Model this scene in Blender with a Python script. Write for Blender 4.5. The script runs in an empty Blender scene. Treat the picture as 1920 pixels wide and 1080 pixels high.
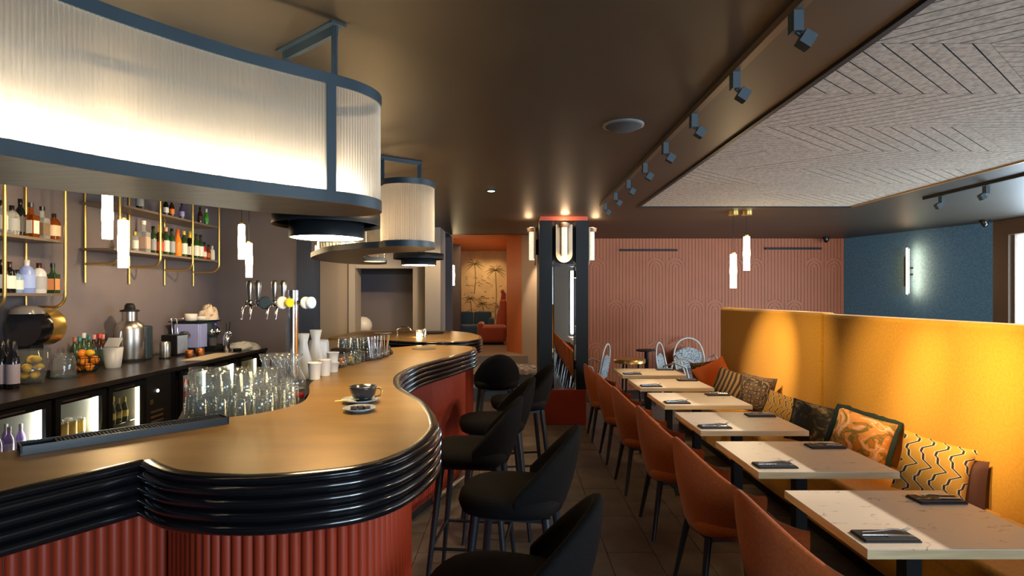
import bpy, math, random
from math import sin, cos, pi, radians, sqrt, atan2
from mathutils import Vector, Matrix
random.seed(7)
C = bpy.context.scene.collection
F = 1066.67; EH = 1.62; HY = 556.0
def at(px, py, z):
    Y = (EH - z) * F / (py - HY)
    return ((px - 960) * Y / F, Y)
def xat(px, Y): return (px - 960) * Y / F

# ------------------------------------------------------------------ camera, world, light, exposure
cam = bpy.data.objects.new('camera', bpy.data.cameras.new('camera')); C.objects.link(cam)
cam.location = (0, 0, EH); cam.rotation_euler = (pi / 2, 0, 0)
cam.data.lens = 20.0; cam.data.sensor_width = 36; cam.data.shift_y = 16 / 1920; cam.data.clip_start = .05
bpy.context.scene.camera = cam
S = bpy.context.scene
S.view_settings.view_transform = 'Standard'; S.view_settings.look = 'None'
S.view_settings.gamma = 1; S.view_settings.use_curve_mapping = False
S.view_settings.exposure = 0.0
S.cycles.max_bounces = 8; S.cycles.transparent_max_bounces = 24; S.cycles.diffuse_bounces = 4
S.cycles.glossy_bounces = 4; S.cycles.sample_clamp_indirect = 6; S.cycles.caustics_reflective = False; S.cycles.caustics_refractive = False
W = bpy.data.worlds.new('daylight'); S.world = W; W.use_nodes = True
W.node_tree.nodes['Background'].inputs[0].default_value = (.80, .90, 1, 1)
W.node_tree.nodes['Background'].inputs[1].default_value = 1.6

def area(name, loc, target, sx, sy, power, col):
    l = bpy.data.lights.new(name, 'AREA'); l.shape = 'RECTANGLE'; l.size = sx; l.size_y = sy; l.energy = power; l.color = col
    o = bpy.data.objects.new(name, l); C.objects.link(o); o.location = loc
    o.rotation_euler = (Vector(target) - Vector(loc)).to_track_quat('-Z', 'Y').to_euler(); return o
def spot(name, loc, target, power, col=(1, .72, .38), ang=36, blend=.7, size=.02):
    l = bpy.data.lights.new(name, 'SPOT'); l.energy = power; l.color = col; l.spot_size = radians(ang); l.spot_blend = blend; l.shadow_soft_size = size
    o = bpy.data.objects.new(name, l); C.objects.link(o); o.location = loc
    o.rotation_euler = (Vector(target) - Vector(loc)).to_track_quat('-Z', 'Y').to_euler(); return o
def point(name, loc, power, col=(1, .72, .4), size=.05):
    l = bpy.data.lights.new(name, 'POINT'); l.energy = power; l.color = col; l.shadow_soft_size = size
    o = bpy.data.objects.new(name, l); C.objects.link(o); o.location = loc; return o
DAY = (.66, .84, 1)
area('window_daylight', (6.75, 5.2, 1.5), (0, 5.2, 1.2), 4.4, 2.0, 420, DAY)
area('street_window_daylight', (2.6, -2.95, 1.45), (2.4, 5, 1.35), 1.6, 1.9, 110, DAY)
area('street_window_daylight', (4.9, -2.95, 1.45), (5.2, 5, 1.45), 2.6, 1.9, 430, DAY)
WARM = (1, .68, .34)
# track spots on the dark ceiling washing the yellow banquette and the tables
TX = .98
SPY = [1.965, 2.5, 3.07, 3.64, 4.2, 4.8, 5.39, 6.0]
AIM = [(2.6, 2.75, 1.05), (2.6, 3.3, 1.05), (2.6, 3.92, 1.1), (1.6, 4.85, .75), (2.6, 5.1, 1.0), (2.6, 5.75, .9), (1.6, 5.7, .75), (1.6, 6.5, .75)]
PWR = [420, 900, 500, 200, 240, 800, 200, 200]
for y, a_, p_ in zip(SPY, AIM, PWR):
    spot('track_spot_light', (TX + .06, y, 2.50), a_, p_, (1, .70, .36), 31, 1.0)
RSY = [5.56, 5.04, 4.2, 3.4, 2.6, 1.9]
for y in RSY:
    spot('window_side_spot_light', (4.14, y, 2.45), (1.3, y - .1, .75), 220, (1, .86, .68), 32, .5, .012)
# added warm fill spots for bar, back wall and piers, without fittings
for q, aim, p_ in (((-.15, 2.9, 2.6), (-.75, 2.7, 1.15), 60), ((-.2, 3.9, 2.6), (-.6, 4.2, 1.15), 60), ((-.2, 5.0, 2.6), (-.6, 5.3, 1.15), 60), ((-.4, 7.0, 2.6), (-.7, 6.6, 1.15), 70), ((-2.3, 3.6, 2.6), (-3.8, 4.4, 1.6), 140), ((-2.4, 5.6, 2.6), (-3.9, 6.2, 1.6), 140), ((-1.5, 7.3, 2.6), (-2.6, 8.6, 1.2), 130), ((-.9, 7.6, 2.6), (-1.4, 8.5, 1.3), 60)):
    spot('bar_fill_spot', q, aim, p_, (1, .70, .38), 75, .9, .04)

# ------------------------------------------------------------------ mesh helpers
class MB:
    def __init__(s): s.v = []; s.f = []; s.m = []; s.s = []
    def add(s, V, Fc, mi=0, sm=False):
        n = len(s.v); s.v += [tuple(p) for p in V]
        for f in Fc: s.f.append([i + n for i in f]); s.m.append(mi); s.s.append(sm)
        return s
    def box(s, x0, y0, z0, x1, y1, z1, mi=0):
        V = [(x, y, z) for z in (z0, z1) for x, y in ((x0, y0), (x1, y0), (x1, y1), (x0, y1))]
        return s.add(V, [(3, 2, 1, 0), (4, 5, 6, 7), (0, 1, 5, 4), (1, 2, 6, 5), (2, 3, 7, 6), (3, 0, 4, 7)], mi)
    def obox(s, M, sx, sy, sz, mi=0):
        V = [M @ Vector((x * sx / 2, y * sy / 2, z * sz / 2)) for z in (-1, 1) for x, y in ((-1, -1), (1, -1), (1, 1), (-1, 1))]
        return s.add(V, [(3, 2, 1, 0), (4, 5, 6, 7), (0, 1, 5, 4), (1, 2, 6, 5), (2, 3, 7, 6), (3, 0, 4, 7)], mi)
    def prism(s, P, z0, z1, mi=0, sm=False, caps=True):
        n = len(P); V = [(x, y, z0) for x, y in P] + [(x, y, z1) for x, y in P]
        s.add(V, [(i, (i + 1) % n, n + (i + 1) % n, n + i) for i in range(n)], mi, sm)
        if caps:
            s.add([(x, y, z0) for x, y in P], [list(range(n))[::-1]], mi); s.add([(x, y, z1) for x, y in P], [list(range(n))], mi)
        return s
    def lathe(s, prof, c=(0, 0, 0), n=16, mi=0, sm=True, M=None, capb=True, capt=True):
        V = []; k = len(prof)
        for r, z in prof:
            for i in range(n):
                a = 2 * pi * i / n; p = Vector((r * cos(a), r * sin(a), z))
                if M: p = M @ p
                V.append((p[0] + c[0], p[1] + c[1], p[2] + c[2]))
        s.add(V, [(j * n + i, j * n + (i + 1) % n, (j + 1) * n + (i + 1) % n, (j + 1) * n + i) for j in range(k - 1) for i in range(n)], mi, sm)
        if capb and prof[0][0] > 1e-4: s.add(V[:n], [list(range(n))[::-1]], mi)
        if capt and prof[-1][0] > 1e-4: s.add(V[-n:], [list(range(n))], mi)
        return s
    def cyl(s, c, r, h, n=16, mi=0, r2=None, M=None):
        return s.lathe([(r, 0), (r if r2 is None else r2, h)], c, n, mi, True, M)
    def ball(s, c, r, n=12, mi=0, sz=1.0):
        return s.lathe([(r * sin(pi * j / 8) if 0 < j < 8 else .0001, -r * sz * cos(pi * j / 8)) for j in range(9)], c, n, mi)
    def tube(s, P, r, n=8, mi=0, closed=False, r2=None):
        P = [Vector(p) for p in P]; k = len(P); V = []
        up = None
        for i, p in enumerate(P):
            if closed: t = P[(i + 1) % k] - P[i - 1]
            else: t = P[min(i + 1, k - 1)] - P[max(i - 1, 0)]
            t.normalize()
            if up is None: up = Vector((0, 0, 1)) if abs(t.z) < .9 else Vector((1, 0, 0))
            a = (up - t * up.dot(t))
            if a.length < 1e-4: a = t.orthogonal()
            a.normalize(); b = t.cross(a); up = a
            rr = r if r2 is None else r + (r2 - r) * i / max(1, k - 1)
            for j in range(n):
                w = 2 * pi * j / n; V.append(p + a * rr * cos(w) + b * rr * sin(w))
        rng = k if closed else k - 1
        s.add(V, [(i * n + j, i * n + (j + 1) % n, ((i + 1) % k) * n + (j + 1) % n, ((i + 1) % k) * n + j) for i in range(rng) for j in range(n)], mi, True)
        if not closed:
            s.add(V[:n], [list(range(n))[::-1]], mi); s.add(V[-n:], [list(range(n))], mi)
        return s
    def sweep(s, path, prof, mi=0, sm=True, closed=False):
        N = norms(path, closed); V = []; k = len(prof); n = len(path)
        for (x, y), (nx, ny) in zip(path, N):
            for o, z in prof: V.append((x + nx * o, y + ny * o, z))
        R = n if closed else n - 1
        s.add(V, [(i * k + j, ((i + 1) % n) * k + j, ((i + 1) % n) * k + j + 1, i * k + j + 1) for i in range(R) for j in range(k - 1)], mi, sm)
        if not closed: s.add(V[:k], [list(range(k))], mi); s.add(V[-k:], [list(range(k))[::-1]], mi)
        return s
    def build(s, name, mats, parent=None, world=False, bevel=0, kind=None, label=None):
        me = bpy.data.meshes.new(name)
        V = s.v
        if world and parent is not None:
            L = parent_loc(parent); V = [(a - L[0], b - L[1], c - L[2]) for a, b, c in V]
        me.from_pydata(V, [], s.f)
        if not isinstance(mats, (list, tuple)): mats = [mats]
        for m in mats: me.materials.append(m)
        me.polygons.foreach_set('material_index', s.m); me.polygons.foreach_set('use_smooth', s.s); me.update()
        o = bpy.data.objects.new(name, me); C.objects.link(o)
        if parent is not None: o.parent = parent
        if bevel:
            b = o.modifiers.new('bevel', 'BEVEL'); b.width = bevel; b.segments = 3; b.limit_method = 'ANGLE'; b.angle_limit = radians(40)
            me.polygons.foreach_set('use_smooth', [True] * len(me.polygons))
            w = o.modifiers.new('wn', 'WEIGHTED_NORMAL'); w.keep_sharp = False
        if kind: o['kind'] = kind
        if label: o['label'] = label
        return o
def parent_loc(p):
    L = Vector((0, 0, 0))
    while p is not None: L = L + p.location; p = p.parent
    return L
def norms(P, closed=False):
    N = []; n = len(P)
    for i in range(n):
        a = P[(i + 1) % n] if closed else P[min(i + 1, n - 1)]; b = P[i - 1] if closed else P[max(i - 1, 0)]
        tx, ty = a[0] - b[0], a[1] - b[1]; l = sqrt(tx * tx + ty * ty) or 1; N.append((ty / l, -tx / l))
    return N
def offset(P, d, closed=False): return [(x + nx * d, y + ny * d) for (x, y), (nx, ny) in zip(P, norms(P, closed))]
def catmull(P, k=8, closed=False):
    n = len(P); out = []
    for i in range(n if closed else n - 1):
        g = (lambda j: P[j % n]) if closed else (lambda j: P[min(max(j, 0), n - 1)])
        p0, p1, p2, p3 = g(i - 1), g(i), g(i + 1), g(i + 2)
        for q in range(k):
            t = q / k
            out.append(tuple(.5 * (2 * p1[d] + (p2[d] - p0[d]) * t + (2 * p0[d] - 5 * p1[d] + 4 * p2[d] - p3[d]) * t * t + (3 * p1[d] - p0[d] - 3 * p2[d] + p3[d]) * t ** 3) for d in range(len(p1))))
    if not closed: out.append(tuple(P[-1]))
    return out
def resample(P, step, closed=False):
    Q = list(P) + ([P[0]] if closed else [])
    L = [0]
    for a, b in zip(Q, Q[1:]): L.append(L[-1] + sqrt((a[0] - b[0]) ** 2 + (a[1] - b[1]) ** 2))
    n = max(2, int(L[-1] / step)); out = []; j = 0
    for i in range(n + (0 if closed else 1)):
        d = L[-1] * i / n
        while j < len(L) - 2 and L[j + 1] < d: j += 1
        t = (d - L[j]) / max(1e-9, L[j + 1] - L[j]); a, b = Q[j], Q[j + 1]
        out.append((a[0] + (b[0] - a[0]) * t, a[1] + (b[1] - a[1]) * t))
    return out
def thing(name, label, cat, loc=(0, 0, 0), rz=0, group=None):
    o = bpy.data.objects.new(name, None); C.objects.link(o); o.empty_display_size = .1
    o.location = loc; o.rotation_euler = (0, 0, rz); o['label'] = label; o['category'] = cat
    if group: o['group'] = group
    return o
def tag(o, label, cat, group=None):
    o['label'] = label; o['category'] = cat
    if group: o['group'] = group
    return o
def copytree(o, parent=None):
    c = o.copy(); C.objects.link(c); c.parent = parent
    for ch in list(o.children): copytree(ch, c)
    return c
def dup(root, loc, rz, label, group=None):
    kids = list(root.children)
    r = root.copy(); C.objects.link(r)
    for ch in kids: copytree(ch, r)
    r.location = loc; r.rotation_euler = (0, 0, rz); r['label'] = label
    if group: r['group'] = group
    return r
def struct(mb, name, m, parent=None, **k):
    o = mb.build(name, m, parent, **k)
    if parent is None: o['kind'] = 'structure'
    return o
def RZ(a): return Matrix.Rotation(a, 4, 'Z')
def T(*p): return Matrix.Translation(p)

# ------------------------------------------------------------------ materials
def mat(name, col, rough=.5, metal=0, var=0, vs=8, bump=0, bs=60, emit=None, es=0, spec=.5, coat=0, sheen=0, stretch=None):
    m = bpy.data.materials.new(name); m.use_nodes = True; nt = m.node_tree; b = nt.nodes['Principled BSDF']
    b.inputs['Base Color'].default_value = (*col, 1); b.inputs['Roughness'].default_value = rough; b.inputs['Metallic'].default_value = metal
    b.inputs['Specular IOR Level'].default_value = spec; b.inputs['Coat Weight'].default_value = coat; b.inputs['Sheen Weight'].default_value = sheen
    if emit: b.inputs['Emission Color'].default_value = (*emit, 1); b.inputs['Emission Strength'].default_value = es
    if var or bump:
        tc = nt.nodes.new('ShaderNodeTexCoord'); mp = nt.nodes.new('ShaderNodeMapping'); nt.links.new(tc.outputs['Object'], mp.inputs[0])
        if stretch: mp.inputs['Scale'].default_value = stretch
    if var:
        n = nt.nodes.new('ShaderNodeTexNoise'); n.inputs['Scale'].default_value = vs; n.inputs['Detail'].default_value = 5
        r = nt.nodes.new('ShaderNodeValToRGB'); nt.links.new(mp.outputs[0], n.inputs[0]); nt.links.new(n.outputs[0], r.inputs[0])
        r.color_ramp.elements[0].position = .3; r.color_ramp.elements[1].position = .7
        r.color_ramp.elements[0].color = (*[c * (1 - var) for c in col], 1); r.color_ramp.elements[1].color = (*[min(1, c * (1 + var)) for c in col], 1)
        nt.links.new(r.outputs[0], b.inputs['Base Color'])
    if bump:
        n = nt.nodes.new('ShaderNodeTexNoise'); n.inputs['Scale'].default_value = bs; n.inputs['Detail'].default_value = 3
        u = nt.nodes.new('ShaderNodeBump'); u.inputs['Strength'].default_value = bump; u.inputs['Distance'].default_value = .01
        nt.links.new(mp.outputs[0], n.inputs[0]); nt.links.new(n.outputs[0], u.inputs['Height']); nt.links.new(u.outputs[0], b.inputs['Normal'])
    return m
def emis(name, col, s):
    m = bpy.data.materials.new(name); m.use_nodes = True; nt = m.node_tree; nt.nodes.clear()
    e = nt.nodes.new('ShaderNodeEmission'); e.inputs[0].default_value = (*col, 1); e.inputs[1].default_value = s
    o = nt.nodes.new('ShaderNodeOutputMaterial'); nt.links.new(e.outputs[0], o.inputs[0]); return m
def glassy(name, tint=(.95, .97, .97), body=.06, bodycol=(.9, .93, .95), gloss=.9, rough=.02):
    m = bpy.data.materials.new(name); m.use_nodes = True; nt = m.node_tree; nt.nodes.clear()
    tr = nt.nodes.new('ShaderNodeBsdfTransparent'); tr.inputs[0].default_value = (*tint, 1)
    gl = nt.nodes.new('ShaderNodeBsdfGlossy'); gl.inputs[0].default_value = (gloss, gloss, gloss, 1); gl.inputs['Roughness'].default_value = rough
    df = nt.nodes.new('ShaderNodeBsdfDiffuse'); df.inputs[0].default_value = (*bodycol, 1)
    fr = nt.nodes.new('ShaderNodeLayerWeight'); fr.inputs[0].default_value = .5
    p_ = nt.nodes.new('ShaderNodeMath'); p_.operation = 'POWER'; p_.inputs[1].default_value = 3.5; nt.links.new(fr.outputs['Facing'], p_.inputs[0])
    q_ = nt.nodes.new('ShaderNodeMath'); q_.operation = 'MULTIPLY_ADD'; q_.inputs[1].default_value = .8; q_.inputs[2].default_value = .04; nt.links.new(p_.outputs[0], q_.inputs[0])
    m1 = nt.nodes.new('ShaderNodeMixShader'); m2 = nt.nodes.new('ShaderNodeMixShader'); o = nt.nodes.new('ShaderNodeOutputMaterial')
    nt.links.new(q_.outputs[0], m1.inputs[0]); nt.links.new(tr.outputs[0], m1.inputs[1]); nt.links.new(gl.outputs[0], m1.inputs[2])
    m2.inputs[0].default_value = body; nt.links.new(m1.outputs[0], m2.inputs[1]); nt.links.new(df.outputs[0], m2.inputs[2]); nt.links.new(m2.outputs[0], o.inputs[0])
    return m
def nodes_of(m): return m.node_tree, m.node_tree.nodes['Principled BSDF']

M = {}
M['ceil'] = mat('ceiling_paint', (.046, .033, .020), .45, var=.1, vs=2)
M['floor'] = mat('floor_tile', (.115, .092, .072), .42, var=.35, vs=5, bump=.05, bs=30)
M['grout'] = mat('floor_grout', (.04, .033, .028), .8)
M['mauve'] = mat('mauve_wall', (.185, .155, .165), .6, var=.05, vs=3)
M['navy'] = mat('navy_wall', (.03, .045, .085), .6)
M['blue'] = mat('blue_felt', (.10, .215, .33), .9, var=.22, vs=40, bump=.3, bs=300)
M['redwall'] = mat('terracotta_panel', (.43, .115, .038), .55, var=.06, vs=3)
M['flute'] = mat('red_fluted', (.28, .032, .011), .42, var=.05, vs=4)
M['orange'] = mat('orange_wall', (.62, .17, .045), .6)
M['taupe'] = mat('taupe_paint', (.36, .29, .225), .6)
M['taupe2'] = mat('pale_taupe_paint', (.40, .35, .30), .6)
M['beige'] = mat('beige_paint', (.50, .38, .28), .6)
M['umber'] = mat('umber_frame', (.16, .105, .07), .5)
M['black'] = mat('black_gloss', (.006, .006, .008), .17, spec=.6, coat=.3)
M['blackm'] = mat('black_matt', (.010, .011, .013), .5, spec=.25)
M['slate'] = mat('slate_metal', (.026, .043, .056), .42, var=.12, vs=6)
M['bronze'] = mat('bronze_underside', (.17, .13, .085), .38, metal=.6, var=.25, vs=6, stretch=(1, 6, 1))
M['bartop'] = mat('bar_top_laminate', (.35, .20, .048), .37, metal=.45, var=.12, vs=5, bump=.03, bs=20, stretch=(.5, 1.6, 1))
M['barside'] = mat('bar_carcass', (.02, .018, .018), .5)
M['lampblack'] = mat('lamp_black', (.012, .014, .017), .45, spec=.3)
M['brass'] = mat('brass', (.80, .53, .16), .28, metal=.85)
M['chrome'] = mat('chrome', (.80, .80, .82), .12, metal=1)
M['steel'] = mat('brushed_steel', (.55, .52, .48), .3, metal=1, var=.1, vs=10)
M['mirror'] = mat('mirror', (.9, .92, .92), .015, metal=1)
M['yellow'] = mat('mustard_fabric', (.60, .29, .007), .85, var=.10, vs=60, bump=.25, bs=260, sheen=.25)
M['rust'] = mat('rust_fabric', (.37, .082, .015), .85, spec=.2, var=.16, vs=90, bump=.35, bs=300, sheen=.2)
M['charcoal'] = mat('charcoal_fabric', (.0055, .005, .0055), .85, spec=.12, var=.15, vs=90, bump=.3, bs=300)
M['woodleg'] = mat('black_stained_leg', (.012, .016, .022), .38)
M['oak'] = mat('pale_oak_edge', (.78, .60, .34), .45, var=.12, vs=6, stretch=(1, 1, 12))
M['white'] = mat('white_ceramic', (.78, .77, .74), .3)
M['cream'] = mat('cream_card', (.72, .62, .46), .6)
M['plastic'] = mat('clear_plastic', (.62, .62, .62), .35)
M['lemon'] = mat('lemon_peel', (.85, .50, .02), .45, bump=.2, bs=120)
M['orangef'] = mat('orange_peel', (.85, .26, .015), .45, bump=.2, bs=120)
M['cloth'] = mat('cream_cloth', (.70, .58, .45), .9, var=.1, vs=20)
M['copper'] = mat('hammered_copper', (.45, .17, .06), .3, metal=.9, bump=.6, bs=60)
M['glass'] = glassy('tumbler_glass', body=.035)
M['pane'] = glassy('clear_pane', (.97, .98, .98), .02)
M['canglass'] = glassy('clear_canopy_glass', (.97, .95, .9), .05, (.9, .8, .6))
M['lilac'] = mat('lilac_tank', (.33, .36, .66), .25, emit=(.33, .36, .66), es=.08)
M['marb_dark'] = mat('dark_napkin', (.018, .018, .022), .6)
M['felt'] = mat('ceiling_felt', (.42, .365, .305), .95, var=.3, vs=45, bump=.2, bs=200)
M['feltshade'] = mat('ceiling_felt_groove_shade', (.02, .018, .016), .95)  # near black backing and cut sides, groove shade put into the colour
M['rattan'] = mat('cream_rattan', (.68, .62, .54), .5)
M['bluev'] = mat('blue_velvet', (.003, .05, .11), .6, sheen=.6)
M['orangev'] = mat('orange_velvet', (.26, .035, .008), .6, sheen=.6)
M['fridgein'] = mat('fridge_liner', (.42, .44, .40), .5)
M['e_pend'] = emis('pendant_glow', (1, .74, .40), 34)
M['e_disc'] = emis('disc_glow', (1, .70, .36), 42)
M['e_led'] = emis('led_strip', (1, .82, .58), 105)
M['e_led2'] = emis('led_strip_amber', (1, .66, .32), 100)
M['e_fridge'] = emis('fridge_led', (1, .93, .75), 45)
M['e_fridge_dim'] = emis('fridge_led_dim', (1, .8, .5), 6)
M['e_small'] = emis('small_led', (.7, 1, .85), 5)
M['e_white'] = emis('white_dot', (.9, .95, 1), 4)

def flute_glass(name):
    m = bpy.data.materials.new(name); m.use_nodes = True; nt = m.node_tree; nt.nodes.clear()
    tl = nt.nodes.new('ShaderNodeBsdfTranslucent'); tl.inputs[0].default_value = (.93, .9, .84, 1)
    df = nt.nodes.new('ShaderNodeBsdfDiffuse'); df.inputs[0].default_value = (.8, .8, .78, 1)
    tr = nt.nodes.new('ShaderNodeBsdfTransparent'); tr.inputs[0].default_value = (.95, .94, .9, 1)
    gl = nt.nodes.new('ShaderNodeBsdfGlossy'); gl.inputs['Roughness'].default_value = .2
    a = nt.nodes.new('ShaderNodeMixShader'); a.inputs[0].default_value = .25; b = nt.nodes.new('ShaderNodeMixShader'); b.inputs[0].default_value = .60
    c = nt.nodes.new('ShaderNodeMixShader'); c.inputs[0].default_value = .06; o = nt.nodes.new('ShaderNodeOutputMaterial')
    nt.links.new(tl.outputs[0], a.inputs[1]); nt.links.new(df.outputs[0], a.inputs[2])
    nt.links.new(a.outputs[0], b.inputs[1]); nt.links.new(tr.outputs[0], b.inputs[2])
    nt.links.new(b.outputs[0], c.inputs[1]); nt.links.new(gl.outputs[0], c.inputs[2]); nt.links.new(c.outputs[0], o.inputs[0]); return m
M['fluted'] = flute_glass('fluted_glass')

def marble():
    m = mat('veined_laminate', (.70, .60, .50), .38); nt, b = nodes_of(m)
    tc = nt.nodes.new('ShaderNodeTexCoord'); mp = nt.nodes.new('ShaderNodeMapping'); mp.inputs['Scale'].default_value = (.8, 2.6, 1); mp.inputs['Rotation'].default_value = (0, 0, -.5)
    oi = nt.nodes.new('ShaderNodeObjectInfo'); va = nt.nodes.new('ShaderNodeVectorMath'); va.operation = 'ADD'
    nt.links.new(tc.outputs['Object'], va.inputs[0]); nt.links.new(oi.outputs['Location'], va.inputs[1]); nt.links.new(va.outputs[0], mp.inputs[0])
    n = nt.nodes.new('ShaderNodeTexNoise'); n.inputs['Scale'].default_value = 5; n.inputs['Detail'].default_value = 6; n.inputs['Distortion'].default_value = .2
    n2 = nt.nodes.new('ShaderNodeTexNoise'); n2.inputs['Scale'].default_value = 9; n2.inputs['Detail'].default_value = 2
    nt.links.new(mp.outputs[0], n.inputs[0]); nt.links.new(mp.outputs[0], n2.inputs[0])
    s1 = nt.nodes.new('ShaderNodeMath'); s1.operation = 'SUBTRACT'; s1.inputs[1].default_value = .5; nt.links.new(n.outputs[0], s1.inputs[0])
    s2 = nt.nodes.new('ShaderNodeMath'); s2.operation = 'ABSOLUTE'; nt.links.new(s1.outputs[0], s2.inputs[0])
    r = nt.nodes.new('ShaderNodeMapRange'); r.inputs[1].default_value = .0; r.inputs[2].default_value = .012; r.inputs[3].default_value = 1; r.inputs[4].default_value = 0
    nt.links.new(s2.outputs[0], r.inputs[0])
    r2 = nt.nodes.new('ShaderNodeMapRange'); r2.inputs[1].default_value = .52; r2.inputs[2].default_value = .62; nt.links.new(n2.outputs[0], r2.inputs[0])
    mu = nt.nodes.new('ShaderNodeMath'); mu.operation = 'MULTIPLY'; nt.links.new(r.outputs[0], mu.inputs[0]); nt.links.new(r2.outputs[0], mu.inputs[1])
    mx = nt.nodes.new('ShaderNodeMix'); mx.data_type = 'RGBA'; mx.inputs[6].default_value = (.84, .74, .63, 1); mx.inputs[7].default_value = (.16, .10, .06, 1)
    nt.links.new(mu.outputs[0], mx.inputs[0]); nt.links.new(mx.outputs[2], b.inputs['Base Color']); return m
M['marble'] = marble()

def ramp_mat(name, build, stops, rough=.85):
    m = mat(name, (.5, .5, .5), rough); nt, b = nodes_of(m)
    tc = nt.nodes.new('ShaderNodeTexCoord'); out = build(nt, tc.outputs['Object'])
    r = nt.nodes.new('ShaderNodeValToRGB'); r.color_ramp.interpolation = 'CONSTANT'
    els = r.color_ramp.elements
    els[0].position = stops[0][0]; els[0].color = (*stops[0][1], 1); els[1].position = stops[1][0]; els[1].color = (*stops[1][1], 1)
    for p, c in stops[2:]: e = els.new(p); e.color = (*c, 1)
    nt.links.new(out, r.inputs[0]); nt.links.new(r.outputs[0], b.inputs['Base Color']); return m
def nd(nt, kind, op, a, b=None):
    n = nt.nodes.new('ShaderNodeMath'); n.operation = op
    for i, v in enumerate((a, b)):
        if v is None: continue
        if isinstance(v, (int, float)): n.inputs[i].default_value = v
        else: nt.links.new(v, n.inputs[i])
    return n.outputs[0]
def zigzag(fx, amp, fy):
    def f(nt, co):
        s = nt.nodes.new('ShaderNodeSeparateXYZ'); nt.links.new(co, s.inputs[0])
        x = nd(nt, 0, 'MULTIPLY', s.outputs[1], fx); p = nt.nodes.new('ShaderNodeMath'); p.operation = 'PINGPONG'; p.inputs[1].default_value = .5; nt.links.new(x, p.inputs[0])
        t = nd(nt, 0, 'MULTIPLY', p.outputs[0], amp)
        x2 = nd(nt, 0, 'MULTIPLY', s.outputs[1], fx * 2.3); p2 = nt.nodes.new('ShaderNodeMath'); p2.operation = 'PINGPONG'; p2.inputs[1].default_value = .5; nt.links.new(x2, p2.inputs[0])
        t = nd(nt, 0, 'ADD', t, nd(nt, 0, 'MULTIPLY', p2.outputs[0], amp * .35))
        return nd(nt, 0, 'FRACT', nd(nt, 0, 'ADD', nd(nt, 0, 'MULTIPLY', s.outputs[0], fy), t))
    return f
def wave(scale, dist):
    def f(nt, co):
        w = nt.nodes.new('ShaderNodeTexWave'); w.inputs['Scale'].default_value = scale; w.inputs['Distortion'].default_value = dist; w.inputs['Detail'].default_value = 1; w.inputs['Detail Scale'].default_value = .6
        nt.links.new(co, w.inputs[0]); return w.outputs['Fac']
    return f
def noisef(scale, det=2, dist=0):
    def f(nt, co):
        w = nt.nodes.new('ShaderNodeTexNoise'); w.inputs['Scale'].default_value = scale; w.inputs['Detail'].default_value = det; w.inputs['Distortion'].default_value = dist
        nt.links.new(co, w.inputs[0]); return w.outputs[0]
    return f
def keyf(nt, co):
    v = nt.nodes.new('ShaderNodeTexVoronoi'); v.distance = 'CHEBYCHEV'; v.inputs['Scale'].default_value = 26; v.inputs['Randomness'].default_value = .25
    nt.links.new(co, v.inputs[0]); return nd(nt, 0, 'FRACT', nd(nt, 0, 'MULTIPLY', v.outputs['Distance'], 3.2))
M['p_orange'] = mat('orange_pillow', (.80, .17, .025), .85, bump=.2, bs=200)
M['p_brown'] = mat('dark_brown_pillow', (.07, .022, .010), .8)
M['p_leo'] = ramp_mat('spotted_pillow', noisef(45), [(0, (.04, .02, .01)), (.48, (.30, .15, .05))])
M['p_zebra'] = ramp_mat('zebra_pillow', wave(7, 5), [(0, (.018, .012, .009)), (.5, (.20, .12, .05))])
M['p_key'] = ramp_mat('key_pattern_pillow', keyf, [(0, (.022, .014, .010)), (.52, (.16, .10, .055))])
YB, YK, YC = (.62, .33, .045), (.03, .02, .02), (.75, .62, .38)
M['p_diam'] = ramp_mat('yellow_zigzag_pillow', zigzag(7, 1.7, 15), [(0, YB), (.62, YC), (.70, YK), (.86, YC), (.93, YB)])
M['p_diam2'] = ramp_mat('yellow_zigzag_small_pillow', zigzag(10, 1.6, 20), [(0, YB), (.62, YC), (.72, YK), (.9, YC)])
M['p_dkfl'] = ramp_mat('dark_floral_pillow', noisef(11, 3, 1.2), [(0, (.03, .035, .04)), (.50, (.075, .075, .05)), (.58, (.20, .17, .10)), (.64, (.42, .36, .26)), (.68, (.06, .06, .045))])
M['p_orfl'] = ramp_mat('orange_floral_pillow', noisef(8, 3, 1.5), [(0, (.50, .20, .02)), (.40, (.22, .17, .05)), (.46, (.72, .32, .08)), (.55, (.78, .52, .36)), (.62, (.66, .26, .03)), (.70, (.45, .42, .30))])
M['fringe'] = mat('dark_green_fringe', (.012, .03, .025), .95, bump=1, bs=150)
M['mural'] = mat('mural_paper', (.66, .50, .30), .7, var=.18, vs=3)
M['muraldk'] = mat('mural_ink', (.26, .19, .10), .8, var=.3, vs=12)
M['mosaic'] = ramp_mat('mosaic_tile', noisef(14, 0), [(0, (.08, .07, .07)), (.5, (.45, .42, .38))], .4)
M['stepf'] = mat('raised_floor', (.26, .21, .175), .35, var=.12, vs=3)
M['riser'] = mat('step_riser', (.12, .125, .14), .5)

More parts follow.
